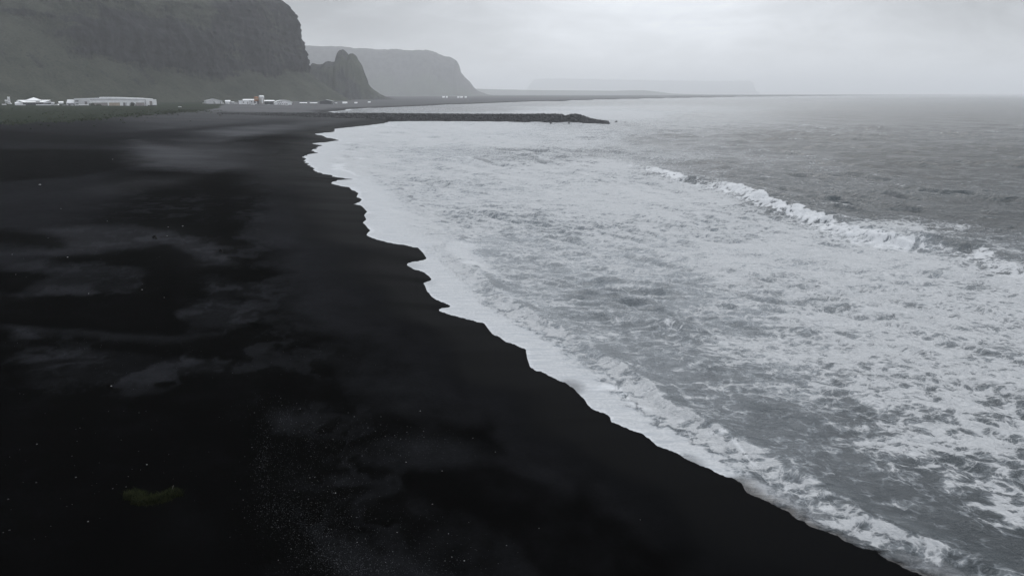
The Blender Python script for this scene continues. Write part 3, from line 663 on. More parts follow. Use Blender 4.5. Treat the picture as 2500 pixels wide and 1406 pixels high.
def face_yaw(x, y): return math.atan2(x, y) * -1.0        # turns a front (-y side) towards the camera end of the beach
def place(px, Y, py_base=None):
    x, _, z = at_Y(px, 240, Y); return x, Y, ground(x, Y)
def px2m(Y): return Y * 1.0 / (F * CP) * 1.0 * (CP * CP + 0.0) + Y * SP * SP / F / CP * 0 + Y * 0.0 if False else Y * CP / F * 1.0
def mpp(px, Y):                                           # metres across one pixel of the photograph at ground distance Y
    return abs(at_Y(px + 1, 240, Y)[0] - at_Y(px, 240, Y)[0])

def gable(root, w, d, h, rh, wall, roof, along='x', over=0.5, x=0, y=0, z0=-1.5, wallname='wall'):
    """walls with gable ends and a roof of two real slabs"""
    m = MB()
    if along == 'x':
        m.rprism([(y - d / 2, z0), (y + d / 2, z0), (y + d / 2, h), (y, h + rh), (y - d / 2, h)], x - w / 2, x + w / 2)
        k = rh / (d / 2); r = MB(); th = .25; o = over
        r.rprism([(y - d / 2 - o, h - k * o + .05), (y, h + rh + .05), (y + d / 2 + o, h - k * o + .05), (y + d / 2 + o, h - k * o + .05 + th), (y, h + rh + .05 + th), (y - d / 2 - o, h - k * o + .05 + th)], x - w / 2 - o, x + w / 2 + o)
    else:
        m.prism([(x - w / 2, z0), (x - w / 2, h), (x, h + rh), (x + w / 2, h), (x + w / 2, z0)], y - d / 2, y + d / 2)
        k = rh / (w / 2); r = MB(); th = .25; o = over
        r.prism([(x - w / 2 - o, h - k * o + .05), (x - w / 2 - o, h - k * o + .05 + th), (x, h + rh + .05 + th), (x + w / 2 + o, h - k * o + .05 + th), (x + w / 2 + o, h - k * o + .05), (x, h + rh + .05)], y - d / 2 - o, y + d / 2 + o)
    return m.build(wallname, wall, root), r.build('roof', roof, root)
def window(root, x, yf, z, w, h, glass=None, frame=None):
    f = MB(); b = .12
    f.box(x - w / 2 - b, x + w / 2 + b, yf - .10, yf + .02, z + h, z + h + b).box(x - w / 2 - b, x + w / 2 + b, yf - .10, yf + .02, z - b, z)
    f.box(x - w / 2 - b, x - w / 2, yf - .10, yf + .02, z, z + h).box(x + w / 2, x + w / 2 + b, yf - .10, yf + .02, z, z + h)
    fo = f.build('window', frame or M_white, root)
    MB().box(x - w / 2, x + w / 2, yf - .05, yf + .02, z, z + h).build('pane', glass or M_glass, fo)
def door(root, x, yf, w, h, mat=None, z=0.0):
    return MB().box(x - w / 2, x + w / 2, yf - .08, yf + .03, z - .3, z + h).build('door', mat or M_door, root)

# ------------------------------------------------------------------ pavilion with the pyramid roof (left end)
Y = 1190; x, y, z = place(82, Y); k = mpp(82, Y)
P = empty('pavilion', (x, y, z), face_yaw(x, y), 'low glass-fronted pavilion under a broad white roof that rises to a pyramid', 'building')
def S(px): return (px - 82) * k
zr = lambda py: (253.5 - py) * k
MB().box(S(58), S(117.5), 0, 26, -1.5, zr(247)).build('wall', M_dark, P)
m = MB(); e0, e1 = zr(246.3), zr(241.4)                    # lower hipped roof, front eave to back edge
vs = [(S(59.5), -1.2, e0), (S(101), -1.2, e0), (S(117.5), 6, e1 - .2), (S(117.5), 24, e1), (S(47.5), 24, e1), (S(47.5), 8, e1 - .1)]
m.add(vs + [(a, b, c - .5) for a, b, c in vs], [(0, 1, 2, 3, 4, 5), (11, 10, 9, 8, 7, 6)] + [(i, i + 6, (i + 1) % 6 + 6, (i + 1) % 6) for i in range(6)])
r1 = m.build('roof', M_roofw, P)
m = MB(); a0, a1, az_ = S(64), S(99), zr(235)
m.add([(a0, 3, e1 - .9), (a1, 3, e1 - .9), (a1, 24, e1 - .1), (a0, 24, e1 - .1), (S(82), 13, az_)], [(0, 1, 4), (1, 2, 4), (2, 3, 4), (3, 0, 4), (3, 2, 1, 0)])
m.build('pyramid', M_roofw, r1)
MB().box(S(85.5), S(94), -1.6, -1.25, zr(245.6), zr(243.9)).build('roof_window', M_glass, r1)
MB().rprism([(2, -1), (14, -1), (14, zr(249)), (8, zr(246)), (2, zr(249))], S(41), S(59)).build('side_wing', M_white, P)
for q in range(6): window(P, S(63 + q * 6.2), 0, zr(252.0), 5.0 * k, zr(248.2) - zr(252.0), frame=M_door)
MB().box(S(85), S(117.5), -5, -4.2, -1, zr(251.6)).build('terrace_wall', M_white, P)
MB().box(S(49), S(63.5), -4.5, -3.7, -1, zr(251.9)).build('terrace_wall', M_white, P)
MB().add([(S(101.5), -.3, zr(250)), (S(117.6), -.3, zr(247.8)), (S(117.6), -.3, zr(244.6)), (S(101.5), -.3, zr(246.4)), (S(101.5), .6, zr(250)), (S(117.6), .6, zr(247.8)), (S(117.6), .6, zr(244.6)), (S(101.5), .6, zr(246.4))],
         [(0, 1, 2, 3), (7, 6, 5, 4), (0, 4, 5, 1), (1, 5, 6, 2), (2, 6, 7, 3), (3, 7, 4, 0)]).build('gable_board', M_metal, P)

# ------------------------------------------------------------------ long warehouse
Y = 1215; x, y, z = place(282, Y); k = mpp(282, Y)
Wh = empty('warehouse', (x, y, z), face_yaw(x, y) * 0.9, 'long white warehouse with brown wall panels and shutters, widest building of the town', 'warehouse')
def S(px): return (px - 282) * k
zr = lambda py: (253.2 - py) * k
prof = [(S(190), -1.5), (S(192), zr(236)), (S(246), zr(234.8)), (S(247), zr(233.2)), (S(284), zr(233.6)), (S(340), zr(236)), (S(364), zr(238.2)), (S(364), -1.5)]
MB().prism(prof, 6, 44).build('wall', M_metal, Wh)
MB().prism([(S(225.5), zr(239.8)), (S(225.5), zr(238.9)), (S(346), zr(239.9)), (S(346), zr(240.7))], 5.2, 6.4).build('eave_gutter', M_door, Wh)
MB().box(S(225), S(346.5), -2, 5.9, -1.5, zr(240.8)).build('front_wall', M_white, Wh)
rr_ = MB().prism([(S(246), zr(234.5)), (S(246), zr(232.9)), (S(284), zr(233.2)), (S(340), zr(235.4)), (S(365), zr(237.8)), (S(365), zr(238.6)), (S(340), zr(236.9)), (S(310), zr(236.2)), (S(284), zr(234.9))], 5.3, 44.5).build('roof', M_roofw, Wh)
MB().box(S(191), S(214), 3, 5.9, -1.5, zr(236.4)).build('end_wall', M_metal, Wh)
MB().box(S(349), S(372.8), -1, 30, -1.5, zr(238.8)).build('end_block', M_white, Wh)
MB().rprism([(0, -1.5), (22, -1.5), (22, zr(238.6)), (0, zr(246))], S(174.5), S(190.8)).build('lean_to', M_metal, Wh)
MB().box(S(176.5), S(192), -.6, -.06, -1, zr(248)).build('lean_to_opening', M_dark, Wh)
for a, b, mt in ((230, 263.5, M_taupe), (266.5, 290.5, M_beige), (326, 345, M_taupe)):
    MB().box(S(a), S(b), -2.12, -1.9, -.5, zr(246)).build('wall_panel', mt, Wh)
for a, b, c, yf, mt in ((213.5, 219, 243, -2.1, M_door), (223, 225, 243.5, 2.9, M_door), (297.5, 303, 246, -2, M_door), (314.5, 320, 246, -2, M_door), (357, 363, 242.6, -1, M_taupe)):
    door(Wh, S((a + b) / 2), yf if a != 213.5 else 2.0, (b - a) * k, zr(c), mt)
MB().box(S(208), S(224.8), 2, 5.8, -1.5, zr(238)).build('porch_wall', M_metal, Wh)
window(Wh, S(197), 3, zr(250), 6.5 * k, 3.0 * k, frame=M_white); window(Wh, S(197.2), 3, zr(243.5), 7.5 * k, 2.6 * k, frame=M_white)
MB().box(S(304.2), S(305), -2.25, -2.02, -.5, zr(246)).build('drain_pipe', M_dark, Wh)
MB().box(S(352), S(373), -1.25, -1.02, -1, zr(252.2)).build('plinth', M_dark, Wh)

# ------------------------------------------------------------------ houses and sheds
def house(px, Y, wpx, hpx, rpx, d, wall, roof, label, along='x', nwin=2, ndoor=1, name='house', yaw=0.0, group=None, cat='house', base=None):
    x, y, z = place(px, Y); k = mpp(px, Y); w, h, rh = wpx * k, hpx * k, rpx * k
    r = empty(name, (x, y, z), face_yaw(x, y) + yaw, label, cat, group)
    gable(r, w, d, h, rh, wall, roof, along, over=min(.5, w * .04), z0=-1.2)
    for i in range(nwin): window(r, (-.5 + (i + .7) / (nwin + .5)) * w, -d / 2, h * .42, min(1.5, w * .12), h * .32)
    for i in range(ndoor): door(r, (.38 - .5 * i) * w, -d / 2, min(1.4, w * .12), h * .7)
    return r
T = house
T(538 - 18, 1500, 37, 7, 4.0, 34, M_metal, M_metal, 'wide pale grey gabled shed, leftmost large building left of the silo', 'y', 1, 1, 'gabled_shed', .12, cat='shed')
T(555.5, 1520, 11.5, 5.0, 2.6, 9, M_white, M_roofw, 'small white house between the grey gabled shed and the square white block', 'x', 2, 1)
T(567.5, 1510, 7, 3.2, 1.4, 7, M_grey, M_metal, 'low grey hut right behind the parked cars, beside the small white house', 'x', 1, 1, 'hut', cat='hut')
T(594.5, 1470, 23.5, 8.0, 0.5, 16, M_white, M_metal, 'square white block with a dark notch, just left of the orange tank', 'x', 1, 1, 'white_block', cat='building')
T(609, 1530, 30, 8.6, 2.2, 14, M_metal, M_roofw, 'building with long thin white roof behind the square block, left of the orange tank', 'x', 2, 1, 'long_roofed_building', -.1, cat='building')
T(656, 1520, 24, 7.2, 2.2, 12, M_dark, M_roofw, 'dark open-fronted shed with white roof, immediately right of the white silo', 'x', 1, 1, 'open_shed', .15, cat='shed')
# curved-roof hall
Y = 1510; x, y, z = place(691, Y); k = mpp(691, Y)
Hl = empty('arched_hall', (x, y, z), face_yaw(x, y) + .1, 'white hall with a curved roof and two rows of dark windows, right of the silo', 'building')
arc = [(-21.5, 3.5), (-18, 6.2), (-12, 8.6), (-5, 10.0), (8, 10.2), (14, 9.0), (21, 6.0), (21.5, 4.2)]
MB().prism([(-19.5 * k, -4)] + [(a * k * .96, b * k - .3) for a, b in arc] + [(18.5 * k, -4)], 0, 30).build('wall', M_white, Hl)
MB().prism([(a * k, b * k) for a, b in arc] + [(a * k, b * k + .5) for a, b in reversed(arc)], -1, 31).build('roof', M_roofw, Hl)
for q in range(5): window(Hl, (-12 + q * 5) * k, 0, 1.2 * k, 3.2 * k, 1.5 * k)
for q in range(3): window(Hl, (-13 + q * 4.2) * k, 0, 5.6 * k, 3.0 * k, 1.4 * k)
# silo and orange tank
Y = 1495; x, y, z = place(638.5, Y); k = mpp(638.5, Y)
Si = empty('silo', (x, y, z), 0, 'tall rounded white and grey silo, highest structure of the town', 'silo')
MB().lathe([(6.0 * k, -4), (6.0 * k, 8 * k), (6.1 * k, 17 * k)], 28).build('body', M_concrete, Si, True)
MB().lathe([(6.25 * k, 14.6 * k), (6.3 * k, 19.2 * k), (5.6 * k, 20.4 * k), (3.2 * k, 21.2 * k), (.2, 21.4 * k)], 28).build('cap', M_roofw, Si, True)
MB().box(2.2 * k, 4.4 * k, -6.3 * k, -5.7 * k, 2 * k, 14.5 * k).build('ladder_shaft', M_white, Si)
x, y, z = place(627, Y)
Ta = empty('storage_tank', (x, y - 3, z), 0, 'rust-orange and olive storage tank against the left side of the white silo', 'tank')
MB().lathe([(5.4 * k, 7.0 * k), (5.6 * k, 9 * k), (5.6 * k, 16.4 * k), (4.6 * k, 17.5 * k), (.2, 18.2 * k)], 24).build('drum', M_orange, Ta, True)
for sx, sy in ((-1, -1), (1, -1), (1, 1), (-1, 1)): MB().box(sx * 3.6 * k - .4, sx * 3.6 * k + .4, sy * 3.0 * k - .4, sy * 3.0 * k + .4, -3, 8.4 * k).build('leg', M_dark, Ta)
MB().lathe([(5.68 * k, 11.6 * k), (5.72 * k, 11.7 * k), (5.72 * k, 13.2 * k), (5.68 * k, 13.3 * k)], 24).build('band', M_beige, Ta, True)
# right-hand sheds
T(740, 1600, 17, 1.6, 1.2, 9, M_dark, M_roofw, 'low building with a thin white roof, between the arched hall and the flat white-roofed one', 'x', 1, 1, 'low_building', cat='building', base=246.2)
T(765, 1620, 17, 1.8, 1.0, 9, M_grey, M_roofw, 'flat low building with bright white roof, left of the dark grey gabled shed', 'x', 1, 1, 'low_building', cat='building', base=245.4)
g = T(798, 1640, 32, 6.5, 3.6, 30, M_dark, M_grey, 'dark grey gabled shed with one white roof edge, right of the low white roofs', 'y', 0, 1, 'gabled_shed', -.1, cat='shed', base=247.2)
kk_ = mpp(798, 1640); MB().prism([(0, 10.2 * kk_), (0, 11.0 * kk_), (17 * kk_, 7.3 * kk_), (17 * kk_, 6.5 * kk_)], -16.2, -15.4).build('barge_board', M_roofw, g)
MB().box(15.4 * kk_, 16.2 * kk_, -16.0, -15.3, -1, 6.4 * kk_).build('corner_post', M_roofw, g)
T(819, 1660, 7, 1.6, .9, 7, M_grey, M_metal, 'tiny grey hut touching the right end of the dark gabled shed', 'x', 1, 1, 'hut', cat='hut', base=246)
T(841.5, 1700, 11, 2.4, 1.6, 8, M_white, M_roofw, 'small white house under the rocky hill, first right of the dark shed', 'x', 2, 1, base=245)
T(868.5, 1740, 7, 2.0, 1.2, 8, M_white, M_roofw, 'tiny white house below the right foot of the rocky hill', 'x', 1, 1, base=246)
T(901, 1850, 6, 1.3, 1.1, 8, M_white, M_roofw, 'isolated white cottage right of the rocky hill, at the foot of the headland', 'x', 1, 1, base=243.5)
for i, (px, w) in enumerate(((1083, 6), (1091, 4), (1119, 5), (1127, 6), (1137, 5))):
    T(px, 3300, w, 1.8, 1.6, 9, M_white, M_roofw, 'faint white farmhouse far off before the right end of the headland', 'x', 1, 1, group='farmhouses below the headland', base=241.2)
# left-hand small houses
T(21, 1320, 5.5, 15.0, 0.8, 5, M_white, M_roofw, 'narrow white tower standing behind cars at the far left of the town', 'x', 1, 0, 'tower', cat='tower')
T(15, 1330, 7, 6.0, 2, 8, M_grey, M_metal, 'low grey house at the foot of the narrow white tower', 'x', 2, 1)
T(126, 1215, 9, 4.2, 2.4, 9, M_white, M_metal, 'pale grey hut with sloping roof touching the right side of the pavilion', 'x', 1, 1, 'hut', cat='hut')
T(147.5, 1330, 10, 3.0, 2.6, 9, M_white, M_roofw, 'white-roofed house set back between the pavilion and the warehouse', 'x', 2, 1)
T(168.5, 1230, 12, 2.6, 2.0, 9, M_dark, M_roofw, 'dark house with thin white roof next to the left end of the warehouse', 'x', 1, 1)
T(42, 1360, 5, 3.0, 2.4, 8, M_white, M_metal, 'little pale house peeping out behind the left end of the pavilion roof', 'x', 1, 1)

# ------------------------------------------------------------------ vehicles
def make_car(kind, paint):
    r = empty('parked_car', (0, 0, 0))
    if kind == 'van': L, W_, prof, win = 5.4, 2.0, [(-2.7, .45), (-2.7, 1.1), (-2.45, 2.35), (1.3, 2.4), (2.1, 1.35), (2.65, 1.1), (2.7, .45)], [(-2.2, 1.4), (-2.1, 2.1), (1.15, 2.15), (1.8, 1.4)]
    else: L, W_, prof, win = 4.4, 1.8, [(-2.2, .4), (-2.2, .95), (-1.75, 1.05), (-1.2, 1.5), (.35, 1.52), (1.15, 1.0), (2.1, .85), (2.2, .4)], [(-1.5, 1.08), (-1.1, 1.42), (.3, 1.44), (.92, 1.06)]
    MB().prism(prof, -W_ / 2, W_ / 2).build('body', paint, r)
    MB().prism(win, -W_ / 2 - .015, W_ / 2 + .015).build('window', M_glass, r)
    for sx in (-1, 1):
        for sy in (-1, 1):
            n = 14; cx, cy = sx * L * .31, sy * (W_ / 2 - .08)
            m = MB().prism([(cx + .34 * math.cos(2 * math.pi * q / n), .34 + .34 * math.sin(2 * math.pi * q / n)) for q in range(n)], cy - .12, cy + .12)
            m.build('wheel', M_tyre, r)
    for sy in (-1, 1): MB().box(L / 2 - .06, L / 2 + .02, sy * W_ * .36 - .16, sy * W_ * .36 + .16, .62, .8).build('headlight', M_roofw, r)
    return r
CARS = [(8, 1165, 'van', 'w', 1.9, 'white van parked at the left edge, in front of the grey house', .35),
 (22, 1255, 'van', 'w', 1.5, 'white van parked before the narrow white tower', .1),
 (131, 1175, 'car', 'w', 1.3, 'white car parked right of the pavilion, first of three on the verge', .5),
 (138, 1180, 'van', 'w', 1.2, 'white van parked beside the white car right of the pavilion', -.4),
 (154.5, 1185, 'car', 's', 1.2, 'silver car parked below the dark house with thin white roof', .2),
 (161, 1182, 'car', 's', 1.1, 'silver car parked nose to nose with another silver car left of the warehouse', 2.8),
 (174.5, 1180, 'car', 'w', 1.1, 'white car parked by the left corner of the warehouse lean-to', .3),
 (188.5, 1190, 'van', 'w', 1.2, 'white van standing in the dark opening of the warehouse lean-to', .1),
 (496, 1490, 'car', 'w', 1.2, 'white car standing alone left of the grey gabled shed', .4),
 (524, 1462, 'van', 's', 1.7, 'silver van parked against the front of the grey gabled shed', -.2),
 (543, 1480, 'van', 'w', 1.3, 'white van at the right corner of the grey gabled shed', 1.1),
 (556, 1478, 'car', 'w', 1.2, 'white car in front of the small white house', -.2), (563, 1480, 'van', 's', 1.0, 'silver van between the small white house and the low grey hut', .9),
 (575.5, 1470, 'van', 'w', 1.2, 'white van in front of the gap left of the square white block', .8),
 (613.5, 1425, 'car', 'w', 1.0, 'white car in front of the long-roofed building, left one of a pair', .2), (618, 1425, 'car', 'w', 1.0, 'white car in front of the long-roofed building, right one of a pair', -.2),
 (620, 1465, 'van', 'w', 1.5, 'white van beneath the orange storage tank', .2), (655, 1455, 'car', 's', 1.2, 'silver car before the dark open shed', .1),
 (671, 1450, 'car', 'w', 1.0, 'white car at the left end of the arched hall', .2), (689, 1450, 'car', 'w', 1.0, 'white car before the middle of the arched hall', .1), (699.5, 1440, 'van', 'w', 1.0, 'white van before the right end of the arched hall', .2),
 (437, 1130, 'car', 'w', 1.2, 'pale car alone on the road across the plain right of the warehouse', .05)]
protos = {}
for px, Y, kind, c, sc, lab, yaw in CARS:
    key = (kind, c)
    if key not in protos: o = protos[key] = make_car(kind, {'w': M_carw, 's': M_cars, 'd': M_card}[c])
    else: o = copy_tree(protos[key])
    x, y, z = place(px, Y); o.location = (x, y, z + .02); o.rotation_euler = (0, 0, yaw); tag(o, lab, 'van' if kind == 'van' else 'car', 'vehicles parked in the town')
# trailer with a long white body in front of the warehouse's left end
x, y, z = place(203, 1175)
Bo = empty('trailer', (x, y, z + .3), -.12, 'long low white trailer parked in front of the left end of the warehouse', 'trailer')
MB().prism([(-6.4, .7), (-6.6, 1.5), (-5.2, 1.9), (5.6, 1.7), (6.6, 1.4), (6.4, .7)], -1.2, 1.2).build('body', M_roofw, Bo)
MB().box(-6.2, 6.2, -1.0, 1.0, .45, .7).build('chassis', M_dark, Bo)
for cx in (-1.2, 0, 1.2):
    for cy in (-1.0, 1.0): MB().prism([(cx + .42 * math.cos(2 * math.pi * q / 12), .1 + .42 * math.sin(2 * math.pi * q / 12)) for q in range(12)], cy - .14, cy + .14).build('wheel', M_tyre, Bo)

# ------------------------------------------------------------------ shrubs by the warehouse
t = NT('shrub_leaves'); p = t.pos()
t.out(t.n('ShaderNodeBsdfPrincipled', {'Base Color': t.mix(t.noise(p, 1.3, 4, .6), C(.018, .028, .014), C(.06, .075, .04)), 'Roughness': .8, 'Specular IOR Level': .15}).outputs[0]); M_leaf = t.m
M_stem = plain_mat('shrub_stem', (.05, .04, .03), .9, .1)
def shrub(px, Y, w, h, label):
    x, y, z = place(px, Y); r = empty('shrub', (x, y, z), 0, label, 'shrub', 'shrubs in front of the warehouse')
    g_ = np.random.default_rng(int(px)); n = 1500; m = MB()
    for c in range(n):
        a = g_.uniform(0, 6.28); rr = math.sqrt(g_.uniform(0, 1)) ; ph = g_.uniform(0.05, 1)
        lob = 1 + .35 * math.sin(a * 3 + px)
        c0 = Vector((math.cos(a) * rr * w / 2 * lob * math.sqrt(1 - (ph * .85) ** 2), math.sin(a) * rr * w / 2 * lob * .8, ph * h * (1 - .35 * rr) * (1 + .2 * math.sin(a * 2))))
        u = Vector(g_.normal(0, 1, 3)).normalized() * .28; v = u.cross(Vector(g_.normal(0, 1, 3))).normalized() * .2
        m.add([c0 - u, c0 + v, c0 + u, c0 - v], [(0, 1, 2, 3)])
    m.build('foliage', M_leaf, r)
    s_ = MB()
    for q in range(5):
        a = q * 1.26; s_.add([(-.08, 0, -.3), (.08, 0, -.3), (math.cos(a) * w * .25 + .04, math.sin(a) * w * .2, h * .7), (math.cos(a) * w * .25 - .04, math.sin(a) * w * .2, h * .7), (0, .12, -.3)], [(0, 1, 2, 3), (1, 4, 2), (4, 0, 3)])
    s_.build('stem', M_stem, r)
shrub(223, 1195, 9, 4.0, 'dark low shrub against the left half of the warehouse front')
shrub(238, 1195, 8, 2.6, 'smallest dark shrub before the brown panel of the warehouse')
shrub(322, 1192, 8.5, 5.4, 'tall dark green shrub in front of the right half of the warehouse')

# ------------------------------------------------------------------ breakwater of dark boulders
t = NT('boulder_rock'); p = t.pos(); rnd = t.n('ShaderNodeNewGeometry').outputs['Random Per Island']
c_ = t.mix(t.noise(p, .8, 5, .6), C(.018, .018, .020), C(.052, .053, .057)); c_ = t.mix(t.map(rnd, 0.75, 1.0, 0, .55), c_, C(.115, .115, .12))
t.out(t.n('ShaderNodeBsdfPrincipled', {'Base Color': c_, 'Roughness': .8, 'Specular IOR Level': .15, 'Normal': t.n('ShaderNodeBump', {'Strength': .6, 'Distance': .2, 'Height': t.noise(p, 2.5, 5, .65)}).outputs[0]}).outputs[0])
M_rock = t.m
import bmesh
bm = bmesh.new(); bmesh.ops.create_icosphere(bm, subdivisions=1, radius=1.0)
ICO_V = np.array([v.co[:] for v in bm.verts]); ICO_F = np.array([[v.index for v in f.verts] for f in bm.faces]); bm.free()
bm = bmesh.new(); bmesh.ops.create_icosphere(bm, subdivisions=2, radius=1.0)
ICO2_V = np.array([v.co[:] for v in bm.verts]); ICO2_F = np.array([[v.index for v in f.verts] for f in bm.faces]); bm.free()
def rock_pts(g_, base, size, flat=.8):
    n = base / np.linalg.norm(base, axis=1)[:, None]
    v = n * (1 + .16 * np.sin(n @ g_.normal(0, 2.2, 3) + g_.uniform(0, 6))[:, None] + g_.normal(0, .07, (len(n), 1)))
    for _ in range(5):                                        # cut flat facets
        a = g_.normal(0, 1, 3); a /= np.linalg.norm(a); d = v @ a; lim = g_.uniform(.55, .85)
        v = v - np.outer(np.maximum(d - lim, 0), a)
    v = v * (g_.uniform(.75, 1.3, 3) * [1, 1, flat])
    a = g_.uniform(0, 6.28); c, s_ = math.cos(a), math.sin(a)
    v = v @ np.array([[c, -s_, 0], [s_, c, 0], [0, 0, 1]])
    return v * size
JET = [(532, 278.2, 274.0), (580, 280.2, 274.4), (627, 282.4, 274.6), (700, 284.6, 275.0), (805, 287.3, 275.2), (940, 290.8, 276.0), (1002, 293.6, 276.8), (1132, 296.4, 277.8), (1250, 297.6, 278.2), (1330, 299, 278.2), (1372, 300, 279.5), (1384, 300.2, 283.0), (1395, 300.4, 280.0), (1407, 300.6, 278.0), (1422, 301, 281.5), (1440, 301.5, 288.0), (1466, 301.5, 294.0), (1487, 300.5, 298.0)]
fr, hh = [], []
for px, pb, pc in JET:
    zz = 0.0
    if px < 1010:
        X, Yy, zz = on_ground(px, pb)
    else: X, Yy = at(px, pb, 0)
    fr.append((X, Yy)); hh.append(zz)
fr = np.array(fr)
# straighten the front line a little, then find the crest heights for a crest 11 m behind it
cu = np.concatenate([[0], np.cumsum(np.hypot(*np.diff(fr, axis=0).T))])
pf = np.polyfit(fr[:, 0], fr[:, 1], 3); fr[:, 1] = np.polyval(pf, fr[:, 0])
crest_h = []
for (px, pb, pc), (X, Yy), zz in zip(JET, fr, hh):
    Yc = Yy + 10.0; crest_h.append(max(at_Y(px, pc, Yc)[2], zz + 0.8 if px < 1400 else 0.3))
crest_h = np.array(crest_h); hh = np.array(hh)
def build_jetty():
    g_ = np.random.default_rng(77); Vs, Fs = [], []; n0 = 0
    N = 5200; X0, X1 = fr[0, 0], fr[-1, 0]
    # rubble core
    xs = np.linspace(X0 + 3, X1 - 12, 160); yf = np.polyval(pf, xs); ch = np.interp(xs, fr[:, 0], crest_h) - .9
    sec = np.array([(1.5, -3), (8.5, 1), (13, 1), (22, -3)])
    V = []
    for X, yy, c in zip(xs, yf, ch): V += [(X, yy + a, c if b > 0 else -3) for a, b in sec]
    Vs.append(np.array(V)); Q = grid_faces(160, 4); Fs.append(np.concatenate([Q[:, :3], Q[:, [0, 2, 3]]])); n0 = len(V)
    for i in range(N):
        X = g_.uniform(X0 + 1, X1 - 2); yy = np.polyval(pf, X); c = np.interp(X, fr[:, 0], crest_h); b = np.interp(X, fr[:, 0], hh)
        w = g_.uniform(0, 1)
        if w < .62: q = g_.uniform(0, 1); off = 9 * q; zz = lerp(b - .2, c - .7, q)
        elif w < .82: off = g_.uniform(8, 14); zz = c - .75
        else: q = g_.uniform(0, 1); off = 13 + 9 * q; zz = lerp(c - .7, b - .3, q)
        big = 1.0 + .55 * sstep(-40, 60, X)
        v = rock_pts(g_, ICO_V, g_.uniform(.55, 1.15) * big) + [X, yy + off, zz]
        Vs.append(v); Fs.append(ICO_F + n0); n0 += len(v)
    return np.concatenate(Vs), np.concatenate(Fs)
V, Fq = build_jetty()
tag(mesh_np('breakwater', V, Fq, M_rock, False), 'long low breakwater of piled dark boulders running from the beach into the sea', 'breakwater')
TIP = [(1504, 298.4, 1.5, 'dark boulder awash just off the breakwater tip, nearer of the last two'), (1526, 300.2, 1.2, 'farthest out dark boulder awash beyond the breakwater tip'),
       (1389, 302.3, 1.3, 'dark boulder in the foam in front of the breakwater, below its raised end'), (1423, 303.0, 1.2, 'dark boulder awash in front of the sloping end of the breakwater'), (1345, 300.8, 1.1, 'dark boulder at the foot of the breakwater, left of its dip')]
g_ = np.random.default_rng(5)
for px, py, sz, lab in TIP:
    X, Yy = at(px, py, 0.3); v = rock_pts(g_, ICO2_V, sz)
    o = mesh_np('boulder', v, ICO2_F, M_rock, False); o.location = (X, Yy, .3); tag(o, lab, 'boulder', 'boulders off the breakwater')

# ------------------------------------------------------------------ pebbles and stones on the sand
def stone_mat(name, a, b):
    t = NT(name); p = t.pos(); oi = t.n('ShaderNodeObjectInfo').outputs['Random']; ri = t.n('ShaderNodeNewGeometry').outputs['Random Per Island']
    f = t.math('FRACT', t.math('ADD', oi, ri))
    c = t.mix(t.math('POWER', f, 1.6), a, b); c = t.mix(t.map(t.noise(p, 9, 4, .6), .4, .7, 0, .4), c, C(.05, .05, .05))
    t.out(t.n('ShaderNodeBsdfPrincipled', {'Base Color': c, 'Roughness': .75, 'Specular IOR Level': .2}).outputs[0]); return t.m
M_stone = stone_mat('pale_stone', C(.035, .035, .037), C(.22, .22, .23)); M_bright = stone_mat('bright_stone', C(.2, .2, .2), C(.38, .38, .38)); M_grit = stone_mat('gravel', C(.010, .010, .011), C(.15, .155, .17))
S6 = [(755,118,2),(160,173,1),(135,168),(307,303),(562,337),(543,401,1),(515,408),(648,435),(801,461),(822,483,1),(523,492,1),(251,511,2),(1064,352),(735,289),(840,287),(943,298,1),(991,289),(1028,413),(940,559,1),(1145,581),(134,548),(66,597),(175,623,1),(37,651),(488,592,1.6),(507,656),(673,637,1),(629,704),(995,650,2),(896,681,1),(953,685),(1243,664),(1295,693,1),(1332,726),(514,736,2),(245,772,2.6),(157,770,1.3),(656,775),(623,790),(791,782),(765,812,1.5),(855,800,1.6),(902,800),(672,832),(642,846),(411,880),(57,884,2.4),(75,954),(452,933,1.2),(490,919),(598,1035,2),(678,1012),(65,1095,2.4),(22,1110,2.2),(310,1137),(234,1154,1.2),(345,1066),(870,730),(1175,746),(1110,705),(1114,626),(1416,563),(1487,327,1),(1660,594,1.2),(1709,533,1),(1630,818),(1650,888),(1658,1010,1.3),(1600,1092),(1635,1122),(1560,1140),(1700,729),(1777,793,1.5),(1597,763),(1816,983,1.2),(1770,967,1),(1793,938,1),(1845,1073,1),(1888,1297,1),(1320,815),(1320,893)]
S5 = [(306,537,3.0),(1394,852,2.4),(1283,859,1.4),(515,1089,2),(465,719,1.4),(818,814,1.2),(860,343,1.4),(1085,1336,1.6),(1086,1291),(1253,1395,1.4),(677,1365,1.2),(93,1067,1.2),(367,942,1),(120,1220,1.3),(200,1241,1),(1275,926,1.2)]
S7 = [(628,287,1.7),(390,457,1.2),(985,471,1.5),(531,633,1.7),(776,693,1.6),(710,918,2),(53,842,1.6),(471,1108,1.5),(842,1275,1.6),(926,1301,1.8),(1213,1197,1.4),(1433,1081,1.5),(1137,564,1.3),(2120,1023,1.2),(1290,1244),(1157,1320),(820,1117,1.3)]
stones = []
for q in S6: stones.append((q[0] / 2.778, 900 + q[1] / 2.778, q[2] if len(q) > 2 else .7, 'a'))
for q in S5: stones.append((q[0] / 3.125, 280 + q[1] / 3.125, q[2] if len(q) > 2 else .9, 'b'))
for q in S7: stones.append((800 + q[0] / 2.778, 900 + q[1] / 2.778, q[2] if len(q) > 2 else 1, 'c'))
SPECIAL = {(305, 0): 0}
NAMED = {0: 'bright white stone lying alone at the top edge of the largest black sand patch', 45: 'pale stone nearest the left edge of the beach, left of the grass tuft'}
g_ = np.random.default_rng(19); stone_protos = []
